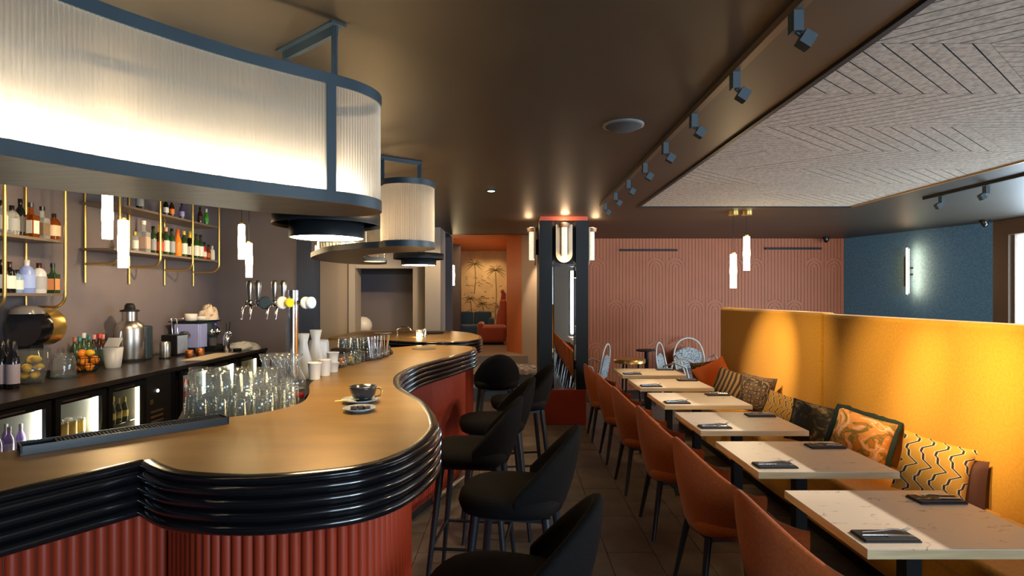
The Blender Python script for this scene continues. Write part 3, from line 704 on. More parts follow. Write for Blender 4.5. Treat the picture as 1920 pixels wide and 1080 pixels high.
# tumblers
ORD = ['first', 'second', 'third', 'fourth', 'fifth', 'sixth', 'seventh', 'eighth', 'ninth', 'tenth', 'eleventh', 'twelfth', 'thirteenth', 'fourteenth', 'fifteenth', 'sixteenth', 'seventeenth', 'eighteenth', 'nineteenth', 'twentieth', 'last', 'last', 'last', 'last', 'last']
def tumbler_mesh(h, r0, r1, wall=.003):
    return MB().lathe([(r0 * .9, 0), (r0, .004), (r1, h), (r1 - wall, h), (r0 - wall, .012), (.001, .012)], n=14, capb=True, capt=False)
tum = tumbler_mesh(.115, .030, .037); M_t = None
def mk(name, mb, m): 
    me = bpy.data.meshes.new(name); me.from_pydata(mb.v, [], mb.f); me.materials.append(m); me.polygons.foreach_set('use_smooth', mb.s); me.update(); return me
me_t = mk('tumbler', tum, M['glass']); me_t2 = mk('short_tumbler', tumbler_mesh(.085, .034, .04), M['glass'])
def place(me, name, label, cat, grp, loc, flip=False, h=.115, rz=0):
    o = bpy.data.objects.new(name, me); C.objects.link(o)
    if flip: o.rotation_euler = (pi, 0, rz); o.location = (loc[0], loc[1], loc[2] + h)
    else: o.location = loc; o.rotation_euler = (0, 0, rz)
    tag(o, label, cat, grp); return o
me_fr = mk('whitened_tumbler', tumbler_mesh(.12, .034, .041), glassy('lit_tumbler_glass', (.92, .9, .85), .9, (.95, .9, .8)))  # stored tumblers whitened, their lit look put into the body colour
# glasses stored inside the canopies
Q = resample(offset(o1[20:iend + 8], -.135), .088)
for i, (x, y) in enumerate(Q):
    place(me_fr, 'stored_glass', 'upturned tumbler behind the near canopy glass, %s from the left' % ORD[i], 'glass', 'glasses inside the near canopy', (x, y, ZB + .032), True, .12)
    if i in (3, 5, 6): place(me_fr, 'stored_glass', 'second-layer tumbler in the near canopy, above the %s one' % ORD[i], 'glass', 'upper glasses inside the near canopy', (x - .04, y + .03, ZB + .155), True, .12)
Q = resample(catmull([(-1.25, 4.32), (-1.5, 4.68), (-1.68, 5.05), (-1.72, 5.5), (-1.62, 5.95)], 8), .095)
for i, (x, y) in enumerate(Q): place(me_t, 'stored_glass', 'clear tumbler on the far canopy, outer row, %s from its drum end' % ORD[i], 'glass', 'glasses on the far canopy', (x, y, ZB + .032))
for i, (x, y) in enumerate(offset(Q[1:], .1)): place(me_t, 'stored_glass', 'clear tumbler on the far canopy, inner row, %s from its drum end' % ORD[i], 'glass', 'glasses on the far canopy', (x, y, ZB + .032))

# disc lamps below the canopies
def disc_lamp(label, x, y, zb):
    t = thing('drum_pendant', label, 'pendant lamp', (x, y, CZ))
    z = zb - CZ
    MB().lathe([(.173, z), (.173, z + .085), (.168, z + .085), (.168, z + .004), (.173, z)], n=48, capb=False, capt=False).build('drum', M['lampblack'], t)
    MB().lathe([(.250, z + .062), (.250, z + .115), (.245, z + .115), (.245, z + .082), (.174, z + .082), (.174, z + .078), (.246, z + .078), (.246, z + .062), (.25, z + .062)], n=48, capb=False, capt=False).build('brim', M['lampblack'], t)
    MB().cyl((0, 0, z + .004), .167, .004, 40).build('diffuser', M['e_disc'], t)
    MB().cyl((0, 0, z + .078), .247, .006, 40).tube([(0, 0, z + .08), (0, 0, 0)], .006, 6).build('rod', M['lampblack'], t)
disc_lamp('black two-tier drum lamp with a glowing underside, under the near canopy', -.89, 2.74, 1.898)
disc_lamp('small looking black two-tier drum lamp under the far canopy', xat(785, 5.68), 5.68, 1.93)
t = thing('ring_lamp', 'pale open lamp ring under the far canopy beside the drum end', 'lamp', (-1.22, 5.05, ZB))
MB().lathe([(.10, -.035), (.10, 0), (.092, 0), (.092, -.035), (.10, -.035)], n=36, capb=False, capt=False).build('ring', M['taupe2'], t)
MB().cyl((0, 0, -.008), .091, .004, 30).build('diffuser', M['e_disc'], t)

# ------------------------------------------------------------------ mirrored pillar
PY = 7.17
PIL = thing('mirror_pillar', 'black framed mirrored pillar on a red base between stools and dining chairs', 'pillar', (.66, 7.45, 0))
MB().box(.40, PY, 0, .94, 7.9, .444).build('base', M['flute'], PIL, True, bevel=.01)
MB().box(.345, PY + .02, .444, .51, 7.9, 2.58).box(.81, PY + .02, .444, .965, 7.9, 2.58).box(.51, PY + .10, .444, .81, 7.9, 2.58).build('frame', mat('pillar_black', (.010, .013, .016), .5, spec=.25), PIL, True)
MB().box(.535, PY + .085, .444, .785, PY + .10, 2.02).build('mirror', M['mirror'], PIL, True, label='tall mirror strip')
for s, xa, xb in ((0, .505, .535), (1, .785, .815)):
    ya, yb = (PY + .02, PY + .1) if s == 0 else (PY + .1, PY + .02)
    MB().add([(xa, ya, .444), (xb, yb, .444), (xb, yb, 2.58), (xa, ya, 2.58)], [(0, 1, 2, 3)]).build('angled_mirror', M['mirror'], PIL, True)
MB().box(.36, PY, 2.58, .955, 7.9, 2.63).build('top_band', mat('red_band', (.55, .10, .05), .5), PIL, True, label='red band under the ceiling')
MB().box(.51, PY + .07, 2.00, .81, PY + .1, 2.03).build('ledge', M['black'], PIL, True)
M['e_crystal'] = ramp_mat('crystal_tube', noisef(60, 1), [(0, (.15, .12, .1)), (.45, (.9, .85, .75))], .2)
M['e_crystal'].node_tree.nodes['Principled BSDF'].inputs['Emission Color'].default_value = (1, .85, .62, 1); M['e_crystal'].node_tree.nodes['Principled BSDF'].inputs['Emission Strength'].default_value = .9
M['ucream'] = mat('cream_shade', (.70, .58, .40), .4)
def ushape(mb, cx, z0, z1, w, y0, y1):
    P = [(cx - w, z1), (cx - w, z0 + w)] + [(cx - w * cos(a), z0 + w - w * sin(a)) for a in [pi * i / 10 for i in range(1, 10)]] + [(cx + w, z0 + w), (cx + w, z1)]
    n = len(P); mb.add([(x, y0, z) for x, z in P] + [(x, y1, z) for x, z in P], [list(range(n)), list(range(n, 2 * n))[::-1]] + [(i, n + i, n + (i + 1) % n, (i + 1) % n) for i in range(n)])
    return mb
def scone(label, M4):
    t = thing('wall_sconce', label, 'sconce', (0, 0, 0), 0, 'U-shaped sconces on the pillar')
    t.matrix_world = M4
    ushape(MB(), 0, -.24, .24, .105, -.05, -.035).build('shade', M['ucream'], t)
    ushape(MB(), 0, -.16, .25, .052, -.058, -.051).build('slot', M['umber'], t)
    MB().cyl((0, -.085, -.17), .036, .43, 20).build('crystal_tube', M['e_crystal'], t)
    MB().cyl((0, -.085, .20), .062, .05, 24, r2=.07).build('collar', M['umber'], t)
    MB().box(-.02, -.035, -.1, .02, 0, .1).build('bracket', M['blackm'], t)
scone('cream U-shaped sconce with a crystal tube on the front of the mirrored pillar', T(.66, PY + .08, 2.29))
scone('cream U-shaped sconce on the left side of the mirrored pillar, seen edge-on', T(.345, 7.5, 2.27) @ RZ(-pi / 2))
scone('cream U-shaped sconce on the right side of the mirrored pillar, seen edge-on', T(.965, 7.5, 2.27) @ RZ(pi / 2))
for q in ((.66, PY - .09, 2.56), (.22, 7.45, 2.52), (1.09, 7.45, 2.52)): point('pillar_sconce_light', q, 3, (1, .62, .32), .05)
point('pillar_sconce_light', (.66, PY - .05, 2.07), 1.5, (1, .66, .38), .01)

# ------------------------------------------------------------------ yellow banquette
SO = thing('banquette', 'long mustard yellow upholstered banquette with a high back facing the marble tables', 'banquette', (2.35, 4, 0))
SY0, SYM, SY1 = -.6, 4.78, 7.12
def bbox(x0, y0, z0, x1, y1, z1, nm, bv=.03): return MB().box(x0, y0, z0, x1, y1, z1).build(nm, M['yellow'], SO, True, bevel=bv)
bbox(2.6, SY0, .10, 2.74, SYM - .006, 1.475, 'backrest', .035); bbox(2.6, SYM + .006, .10, 2.74, SY1, 1.485, 'backrest', .035)
y = SY0
for yy in (1.2, 2.99, 4.78, 7.12): bbox(2.02, y + .004, .34, 2.60, yy - .004, .47, 'seat_cushion', .03); y = yy
bbox(2.05, SY0, .08, 2.60, SY1, .34, 'seat_base', .01); MB().box(2.08, SY0 + .02, 0, 2.7, SY1 - .02, .08).build('plinth', M['blackm'], SO, True)
bbox(2.74, SY0 + .02, .10, 2.86, SY1 - .03, 1.46, 'rear_back', .03)

def pillow_mb(w, h, t):
    n = 14; V = []; Fs = []
    for s in (1, -1):
        for i in range(n + 1):
            for j in range(n + 1):
                u, v = 2 * i / n - 1, 2 * j / n - 1
                k = max(0, (1 - u ** 4)) ** .5 * max(0, (1 - v ** 4)) ** .5
                pin = 1 - .07 * (1 - abs(u) ** 2) * abs(v) ** 3 - .0
                pin2 = 1 - .07 * (1 - abs(v) ** 2) * abs(u) ** 3
                V.append((u * w / 2 * pin2, v * h / 2 * pin, s * t / 2 * k))
    m = (n + 1) ** 2
    for i in range(n):
        for j in range(n):
            a, b, c, d = i * (n + 1) + j, (i + 1) * (n + 1) + j, (i + 1) * (n + 1) + j + 1, i * (n + 1) + j + 1
            Fs.append((a, b, c, d)); Fs.append((m + d, m + c, m + b, m + a))
    return MB().add(V, Fs, 0, True)
def pillow(label, m, px, py, X, w, h, yaw, tilt, roll=0, t=.15, fringe=False):
    Y = X * F / (px - 960); z = EH - (py - HY) * Y / F
    R = RZ(yaw) @ Matrix.Rotation(pi / 2 - tilt, 4, 'X') @ RZ(roll)
    if fringe:
        o = thing('throw_pillow', label, 'pillow', (X, Y, z), 0, 'throw pillows along the banquette'); o.rotation_euler = R.to_euler()
        pillow_mb(w, h, t).build('cover', M[m], o)
        P = []; w2, h2 = w / 2, h / 2
        for a, b in (((-w2, -h2), (w2, -h2)), ((w2, -h2), (w2, h2)), ((w2, h2), (-w2, h2)), ((-w2, h2), (-w2, -h2))):
            for i in range(14): u = i / 14; P.append((a[0] + (b[0] - a[0]) * u + random.uniform(-.006, .006), a[1] + (b[1] - a[1]) * u + random.uniform(-.006, .006), -.015))
        MB().tube(P, .024, 7, closed=True).build('fringe', M['fringe'], o)
    else:
        o = pillow_mb(w, h, t).build('throw_pillow', M[m]); o.location = (X, Y, z); o.rotation_euler = R.to_euler(); tag(o, label, 'pillow', 'throw pillows along the banquette')
    return o
# yaw 0 : face towards camera(-Y); negative yaw turns face to -X
pillow('plain dark brown pillow standing behind the yellow zigzag pillow nearest the camera', 'p_brown', 1800, 912, 2.50, .26, .34, -1.15, .15, 0, .12)
pillow('mustard velvet pillow with black zigzag lines, nearest the camera', 'p_diam', 1750, 880, 2.36, .34, .34, -.55, .30, -.22, .13)
pillow('orange floral pillow with a dark green fringe', 'p_orfl', 1614, 822, 2.36, .36, .34, -.60, .38, -.25, .13, True)
pillow('dark grey floral pillow between the orange floral and small yellow pillows', 'p_dkfl', 1527, 796, 2.35, .37, .34, -.5, .45, -.2, .16)
pillow('small yellow pillow with black zigzag lines, under the bright spot', 'p_diam2', 1470, 770, 2.40, .34, .30, -.5, .55, -.3, .13)
pillow('tall dark brown pillow with a key pattern', 'p_key', 1418, 739, 2.38, .34, .37, -.75, .22, -.1, .15)
pillow('zebra striped black and tan pillow', 'p_zebra', 1368, 722, 2.30, .33, .33, -.5, .45, -.3, .15)
pillow('plain bright orange pillow at the far end', 'p_orange', 1340, 708, 2.30, .38, .38, -.45, .35, .5, .15)
pillow('small spotted brown pillow half hidden behind the orange pillow', 'p_leo', 1325, 702, 2.36, .36, .34, -.45, .4, .2, .13)

# ------------------------------------------------------------------ marble tables, settings, rust chairs
TXC, TW, TD = 1.57, .70, .595
TBL = [2.25 + .862 * k for k in range(6)]
nth = ['nearest the camera', 'second from the camera', 'third from the camera', 'fourth from the camera', 'fifth from the camera', 'farthest from the camera']
def make_table():
    t = thing('dining_table', 'square pale veined dining table with an oak edge, ' + nth[0], 'table', (TXC, TBL[0], 0), 0, 'dining tables along the banquette')
    MB().box(-TW / 2 + .001, -TD / 2 + .001, .728, TW / 2 - .001, TD / 2 - .001, .752).build('tabletop', M['marble'], t)
    MB().box(-TW / 2, -TD / 2, .718, TW / 2, TD / 2, .7485).build('oak_edge', M['oak'], t, label='pale oak edge band')
    MB().box(-.03, -.03, .012, .03, .03, .718).build('column', M['blackm'], t)
    MB().box(-.15, -.15, .706, .15, .15, .718).build('mount_plate', M['blackm'], t)
    MB().box(-.21, -.21, 0, .21, .21, .012).build('foot_plate', M['blackm'], t, bevel=.004)
    return t
t0 = make_table()
for k in range(1, 6): dup(t0, (TXC, TBL[k], 0), 0, 'square pale veined dining table with an oak edge, ' + nth[k])
def make_setting(label):
    t = thing('napkin', label, 'napkin', (0, 0, 0), 0, 'dark napkins with cutlery')
    MB().box(-.10, -.048, 0, .10, .048, .006).box(-.098, -.046, .006, .096, .044, .011).build('folded_cloth', M['marb_dark'], t, bevel=.002)
    return t
def make_fork(label):
    t = thing('fork', label, 'fork', (0, 0, 0), 0, 'forks on dark napkins')
    MB().tube([(-.085, 0, .001), (-.03, 0, .003), (.03, 0, .009), (.055, 0, .006)], .0035, 6, r2=.004).build('handle', M['chrome'], t)
    mb = MB()
    for q in (-1, 0, 1): mb.tube([(.05, q * .006, .006), (.07, q * .007, .004), (.095, q * .0065, .012)], .0016, 5)
    mb.box(.048, -.008, .004, .058, .008, .008).build('tines', M['chrome'], t); return t
def make_knife(label):
    t = thing('knife', label, 'knife', (0, 0, 0), 0, 'knives on dark napkins')
    MB().tube([(-.09, 0, .002), (.0, 0, .003)], .0042, 6).build('handle', M['chrome'], t)
    MB().add([(-.002, -.007, 0), (.08, -.006, 0), (.10, .004, 0), (-.002, .006, 0), (-.002, -.007, .003), (.08, -.006, .002), (.10, .004, .002), (-.002, .006, .004)], [(3, 2, 1, 0), (4, 5, 6, 7), (0, 1, 5, 4), (1, 2, 6, 5), (2, 3, 7, 6), (3, 0, 4, 7)]).build('blade', M['chrome'], t); return t
ns = fs = ks = None
for k in range(6):
    for side, (dx, dy, w_) in enumerate(((-.225, -.20, 'left'), (.235, .17, 'right'))):
        wh = ' on the %s table, at its %s' % (['nearest', 'second', 'third', 'fourth', 'fifth', 'farthest'][k], ['chair side', 'banquette side'][side])
        x, y, z = TXC + dx, TBL[k] + dy, .752; r = (random.uniform(-.04, .04) + pi * side)
        if ns is None: ns = make_setting('dark folded napkin' + wh); ns.location = (x, y, z); fs = make_fork('fork' + wh); ks = make_knife('knife' + wh); a_, b_, c_ = ns, fs, ks
        else: a_ = dup(ns, (0, 0, 0), 0, 'dark folded napkin' + wh); b_ = dup(fs, (0, 0, 0), 0, 'fork' + wh); c_ = dup(ks, (0, 0, 0), 0, 'knife' + wh)
        b_['label'] = 'silver fork lying on the napkin' + wh; c_['label'] = 'silver knife lying on the napkin' + wh
        a_.location = (x, y, z); a_.rotation_euler = (0, 0, r)
        b_.location = (x + .005, y + .012, z + .0145); b_.rotation_euler = (0, 0, r + .05)
        c_.location = (x, y - .014, z + .0115); c_.rotation_euler = (0, 0, r - .03)

def shell_mb(zb, ztop, zarm, rx, ry, T_=2.05, thk=.032, low=.74, pw=1.0):
    N_, K = 34, 8; cols = []
    for i in range(N_ + 1):
        th = -T_ + 2 * T_ * i / N_; c = .5 + .5 * cos(th * pi / T_)
        h = zarm + (ztop - zarm) * c ** pw
        def P(t, off, dz=0):
            s = low + (1 - low) * sin(t * pi / 2) ** .8; lean = 1 + .06 * t * max(0, cos(th))
            z = zb + (h - zb) * t + dz
            return (-cos(th) * (rx * s * lean - off), sin(th) * (ry * s - off), z)
        col = [P(j / K, 0) for j in range(K + 1)]
        col.append(P(1, thk * .3, .010)); col.append(P(1, thk * .75, .009)); col += [P(j / K, thk) for j in range(K, -1, -1)]
        cols.append(col)
    n = len(cols[0]); V = [p for c in cols for p in c]
    mb = MB(); mb.add(V, [(i * n + j, i * n + (j + 1) % n, (i + 1) * n + (j + 1) % n, (i + 1) * n + j) for i in range(N_) for j in range(n)], 0, True)
    mb.add(cols[0], [list(range(n))[::-1]]); mb.add(cols[-1], [list(range(n))]); return mb
def seat_mb(r, z0, z1, sx=1.0):
    n = 28; mb = MB(); pr = [(.80, z0), (.95, z0 + .012), (1.0, (z0 + z1) / 2), (.97, z1 - .015), (.85, z1 - .003), (.5, z1 + .004), (.001, z1 + .006)]
    V = []
    for k, z in pr:
        for i in range(n):
            a = 2 * pi * i / n; ca, sa = cos(a), sin(a); q = (abs(ca) ** 3 + abs(sa) ** 3) ** (-1 / 3)
            V.append((r * k * ca * q * sx + .02, r * k * sa * q, z))
    mb.add(V, [(j * n + i, j * n + (i + 1) % n, (j + 1) * n + (i + 1) % n, (j + 1) * n + i) for j in range(len(pr) - 1) for i in range(n)], 0, True)
    mb.add(V[:n], [list(range(n))[::-1]]); return mb
def make_chair(name, label, cat, grp, fab, seat_z, top, arm, splay, foot=False, wrap=2.05, rx=.265, ry=.255, pw=1.0):
    t = thing(name, label, cat, (0, 0, 0), 0, grp)
    shell_mb(seat_z - .09, top, arm, rx, ry, wrap, pw=pw).build('backrest', M[fab], t)
    seat_mb(.225, seat_z - .09, seat_z).build('seat', M[fab], t)
    zt = seat_z - .085
    for sx in (-1, 1):
        for sy in (-1, 1):
            MB().tube([(sx * .15, sy * .15, zt), (sx * (.15 + splay), sy * (.15 + splay), 0)], .021, 8, r2=.012).build('leg', M['woodleg'], t)
    MB().box(-.16, -.16, zt - .02, .17, .16, zt).build('seat_frame', M['woodleg'], t)
    if foot:
        q = .15 + splay * (1 - .27 / zt)
        for a, b in (((-q, -q), (q, -q)), ((q, -q), (q, q)), ((q, q), (-q, q)), ((-q, q), (-q, -q))):
            MB().tube([(*a, .27), (*b, .27)], .009, 6).build('footrest', M['blackm'], t)
    return t
g = 'rust chairs along the table row'
ch = make_chair('dining_chair', 'rust orange upholstered tub chair at the table ' + nth[0], 'chair', g, 'rust', .46, .845, .60, .06)
ch.location = (1.165, TBL[0] - .02, 0)
CH = [(1.165, -.02, 0), (1.16, -.02, .03), (1.15, 0, -.02), (1.13, 0, .02), (1.12, -.02, 0), (1.10, -.05, -.02)]
for k in range(1, 6): dup(ch, (CH[k][0], TBL[k] + CH[k][1], 0), CH[k][2], 'rust orange upholstered tub chair at the table ' + nth[k])
g = 'dark bar stools at the bar'
st = make_chair('bar_stool', 'black upholstered bar stool nearest the camera', 'bar stool', g, 'charcoal', .79, 1.05, .80, .07, True, 1.45, .27, .235, .5)
st.location = (-.02, 1.66, 0); st.rotation_euler = (0, 0, pi - .25)
for x, y, r, lb in ((.02, 2.52, pi - .18, 'second from the camera, turned to the bar curve'), (-.22, 3.22, pi - .1, 'third from the camera'), (-.12, 3.95, pi + .1, 'fourth from the camera'), (.07, 4.72, pi + .15, 'fifth from the camera, before the pillar'), (-.16, 5.78, pi / 2 + .15, 'sixth and farthest, with its back to the camera')):
    dup(st, (x, y, 0), r, 'black upholstered bar stool, ' + lb)

# ------------------------------------------------------------------ back counter with glass-door fridges
CX0, CX1, KZ = -4.14, -3.2, .95
BC = thing('back_counter', 'long dark back counter worktop running under the brass shelves', 'counter', (-3.67, 5, 0))
MB().box(CX0, 2.2, .91, CX1, 7.45, KZ).build('worktop', mat('dark_worktop', (.035, .027, .022), .3, var=.2, vs=6), BC, True, bevel=.003)
MB().box(CX0, 7.35, 0, CX1 - .02, 7.45, .91).box(CX0, 2.2, 0, CX1 - .02, 2.26, .91).build('end_panel', M['barside'], BC, True)
MB().box(CX0, 2.26, 0, CX1 - .04, 7.35, .07).build('plinth', M['blackm'], BC, True)
fr_bot = []
def fridge(y0, y1, label, led, kind):
    t = thing('bar_fridge', label, 'fridge', (-3.6, (y0 + y1) / 2, .07), 0, 'glass-door fridges under the back counter')
    xa, xb = -3.75, -3.25
    MB().box(xa - .02, y0, .07, xa, y1, .908).box(xa, y0, .07, xb, y0 + .02, .908).box(xa, y1 - .02, .07, xb, y1, .908).box(xa, y0, .86, xb, y1, .908).box(xa, y0, .07, xb, y1, .20).build('cabinet', M['barside'], t, True)
    MB().box(xa + .001, y0 + .021, .201, xa + .006, y1 - .021, .859).box(xa, y0 + .02, .2, xb - .02, y0 + .024, .86).box(xa, y1 - .024, .2, xb - .02, y1 - .02, .86).box(xa, y0 + .02, .2, xb - .02, y1 - .02, .206).box(xa, y0 + .02, .854, xb - .02, y1 - .02, .86).build('liner', M['fridgein'], t, True)
    MB().box(xa + .01, y0 + .025, .545, xb - .05, y1 - .025, .553).build('shelf', M['chrome'], t, True)
    d = MB().box(xb, y0 + .004, .12, xb + .03, y0 + .05, .895).box(xb, y1 - .05, .12, xb + .03, y1 - .004, .895).box(xb, y0 + .05, .845, xb + .03, y1 - .05, .895).box(xb, y0 + .05, .12, xb + .03, y1 - .05, .17).build('door', M['blackm'], t, True)
    MB().box(xb + .01, y0 + .05, .17, xb + .016, y1 - .05, .845).build('pane', M['pane'], d, True)
    MB().box(xb + .03, y0 + .06, .862, xb + .042, y0 + .3, .872).build('handle', M['steel'], d, True)
    MB().box(xb - .04, y1 - .055, .21, xb - .02, y1 - .026, .85).build('led_strip', M['e_fridge' if led else 'e_fridge_dim'], t, True)
    for zz, nn_ in ((.207, 0), (.554, 1)):
        n = 5; kk = (kind + nn_) % 4
        for row in (0, 1):
            for i in range(n):
                y = y0 + .07 + (y1 - y0 - .17) * i / (n - 1)
                fr_bot.append((xb - .10 - row * .1, y, zz, kk, ('upper' if nn_ else 'lower') + ' shelf, %s row, %s, ' % ('back' if row else 'front', ['first', 'second', 'third', 'fourth', 'fifth'][i]) + ['fridge at the left edge', 'brightest fridge', 'fridge beside the control panel', 'fridge behind the tumblers', 'fridge behind the carafes', 'farthest fridge'][min(5, int(len(fr_bot) / 20))]))
fridge(3.45, 3.98, 'glass-door fridge with a bright strip and red bottles at the left picture edge', True, 0)
fridge(4.01, 4.52, 'brightly lit glass-door fridge with violet and yellow bottles, second in view', True, 1)
fridge(4.54, 5.02, 'dim glass-door fridge beside the control panel', False, 2)
fridge(5.52, 6.10, 'glass-door fridge right of the control panel behind the stacked tumblers', True, 3)
fridge(6.12, 6.70, 'glass-door fridge behind the carafes', True, 0); fridge(6.72, 7.30, 'farthest glass-door fridge near the end of the back counter', False, 2)
t = thing('cooling_unit', 'black cooling unit panel with vent slots and a lit white dial between the fridges', 'cooling unit', (-3.3, 5.27, .07))
MB().box(-3.75, 5.03, .07, -3.24, 5.40, .905).build('housing', M['barside'], t, True)
mb = MB()
for i in range(7): mb.box(-3.24, 5.10, .30 + i * .045, -3.228, 5.27, .318 + i * .045)
mb.build('vent_slats', M['umber'], t, True)
MB().cyl((-3.24, 5.20, .76), .014, .008, 14, M=Matrix.Rotation(pi / 2, 4, 'Y')).build('dial', M['e_white'], t, True)
MB().box(-3.24, 5.09, .65, -3.232, 5.13, .69).build('badge', M['umber'], t, True)
MB().box(-3.70, 5.41, .07, -3.26, 5.51, .905).build('filler_panel', M['blackm'], BC, True)

# ------------------------------------------------------------------ bottles
def bottle(kind, glass, label, cap):
    """returns list of (partname, MB, material)"""
    P = {'wine': [(.034, 0), (.037, .006), (.037, .19), (.030, .215), (.015, .245), (.0135, .30), (.0145, .305)],
         'fizz': [(.040, 0), (.043, .006), (.043, .16), (.036, .20), (.018, .25), (.0145, .31), (.016, .315)],
         'spirit': [(.038, 0), (.041, .006), (.041, .165), (.034, .185), (.015, .20), (.0135, .25)],
         'stout': [(.045, 0), (.048, .01), (.05, .10), (.047, .155), (.032, .18), (.016, .19), (.015, .225)],
         'small': [(.026, 0), (.028, .005), (.028, .11), (.022, .135), (.011, .16), (.0105, .205)],
         'can': [(.028, 0), (.031, .006), (.031, .125), (.026, .133)],
         'square': None}[kind]
    parts = []
    if kind == 'square':
        parts.append(('body', MB().box(-.042, -.032, 0, .042, .032, .17).lathe([(.03, .17), (.016, .19), (.015, .235)], n=12), glass)); H = .235; R = .05; zl = (.03, .13)
        parts.append(('label', MB().box(-.036, -.0335, .03, .036, .0335, .13).box(-.0435, -.026, .03, .0435, .026, .13), label))
        parts.append(('cap', MB().cyl((0, 0, .232), .019, .035, 12), cap)); return parts
    parts.append(('body', MB().lathe(P, n=14), glass)); H = P[-1][1]; R = P[1][0]
    if kind != 'can':
        zb_ = P[2][1] if kind != 'stout' else .15
        parts.append(('label', MB().lathe([(R * 1.02 if kind != 'stout' else .0512, .035), (R * 1.02 if kind != 'stout' else .0512, zb_ * .85)], n=14, capb=False, capt=False), label))
        hc = .075 if kind == 'fizz' else .04
        parts.append(('cap', MB().lathe([(P[-1][0] + (.006 if kind == 'fizz' else .0015), H - hc), (P[-1][0] + .0025, H + .004), (.001, H + .005)], n=12), cap))
    else: parts.append(('label', MB().lathe([(.0315, .02), (.0315, .115)], n=14, capb=False, capt=False), label))
    return parts
BM = {}
def bm(col, r=.4, k=0):
    key = (col, r, k)
    if key not in BM:
        BM[key] = glassy('bottle_glass_%d' % len(BM), col, .25, tuple(c * .8 for c in col)) if k else mat('bottle_mat_%d' % len(BM), col, r)
    return BM[key]
DG, BR, CL, AM, BK = (.02, .05, .02), (.035, .012, .005), (.85, .88, .9), (.55, .16, .03), (.008, .008, .010)
proto = {}
def put_bottle(name, label, grp, kind, glass, lab, cap, loc, s=1, rz=0, thin=False):
    key = (kind, glass, lab, cap)
    if key not in proto:
        proto[key] = [(n_, mk(n_, mb, m_)) for n_, mb, m_ in bottle(kind, bm(glass, .08, 1 if glass in (CL, AM) else 0), bm(lab, .6), bm(cap, .35))]
    r = thing(name, label, 'bottle', loc, rz, grp); r.scale = (s, s, s)
    for n_, me in proto[key]:
        o = bpy.data.objects.new(n_, me); C.objects.link(o); o.parent = r
    return r
kinds = [('small', CL, (.55, .08, .06), (.5, .05, .05)), ('small', (.25, .18, .45), (.5, .45, .65), (.2, .2, .2)), ('can', CL, (.75, .55, .15), (.5, .5, .5)), ('small', DG, (.65, .55, .2), (.6, .5, .1))]
for x, y, z, k, wh in fr_bot:
    kd = kinds[k]
    put_bottle('fridge_bottle', ['small red-labelled bottle, ', 'small violet bottle, ', 'small yellow can, ', 'small green bottle with yellow label, '][k] + wh, 'drinks, ' + wh, kd[0], kd[1], kd[2], kd[3], (x, y, z), .95)

# brass shelf frames
def shelf_unit(label, ys, zbot, ztail, shelves, y0, y1):
    U = thing('brass_shelf', label, 'shelf', (-3.97, (y0 + y1) / 2, shelves[0]))
    for y in ys:
        r = .10; P = [(-3.80, y, 2.95), (-3.80, y, zbot + r)] + [(-3.80 - r + r * cos(a), y, zbot + r - r * sin(a)) for a in [pi / 2 * i / 6 for i in range(1, 7)]] + [(-4.13, y, zbot)]
        MB().tube(P, .0125, 8).build('hanging_frame', M['brass'], U, True)
        MB().tube([(-4.135, y, 2.95), (-4.135, y, ztail)], .011, 8).build('rear_post', M['brass'], U, True)
    for z in shelves: MB().box(-4.14, y0, z - .022, -3.81, y1, z).build('shelf_board', mat('shelf_wood', (.16, .12, .09), .4), U, True)
    return U
shelf_unit('brass framed hanging shelf full of spirits at the left picture edge', [3.68, 4.26, 4.84], 1.53, 1.53, (1.647, 2.096), 3.6, 4.86)
shelf_unit('long brass framed hanging shelf of wine bottles behind the pendants', [5.51, 6.145, 6.77, 7.38], 1.935, 1.755, (2.085, 2.524), 5.45, 7.40)
def shelfrow(z, X, rows, grp, where):
    for px, kind, gl, lb, cp, s, desc in rows:
        put_bottle('shelf_bottle', desc + ' ' + where, grp, kind, gl, lb, cp, (X, -X * F / (960 - px), z), s)
WH, GR, OR, YL = (.7, .68, .62), (.25, .27, .3), (.75, .2, .02), (.8, .55, .05)
shelfrow(2.096, -3.88, [(2, 'spirit', CL, WH, BK, 1, 'clear bottle with a pale label'), (22, 'stout', CL, GR, BK, 1, 'clear round bottle with a grey label'), (38, 'wine', BK, (.03, .03, .03), BK, .95, 'tall black bottle'), (58, 'square', AM, WH, (.02, .03, .06), 1.05, 'square amber bottle with a white label and dark cap'), (79, 'square', CL, (.2, .13, .08), BK, 1.0, 'square clear bottle with a brown label'), (101, 'stout', AM, (.6, .45, .3), BR, .98, 'amber bottle with a cork')],
         'spirits on the left shelf', 'on the upper left brass shelf')
shelfrow(1.647, -3.88, [(2, 'spirit', BK, WH, BK, 1, 'dark bottle with a white label'), (18, 'spirit', BK, WH, BR, .95, 'black and white bottle'), (32, 'stout', (.2, .3, .45), WH, BK, .8, 'squat blue-grey bottle'), (50, 'stout', (.22, .3, .62), (.3, .4, .75), (.5, .5, .55), 1.15, 'large blue gin bottle'), (73, 'stout', (.55, .55, .55), (.35, .35, .36), BR, 1.08, 'round patterned black and white bottle'), (99, 'square', DG, (.75, .3, .12), BK, .95, 'square dark green bottle with an orange label')],
         'spirits on the left shelf', 'on the lower left brass shelf')
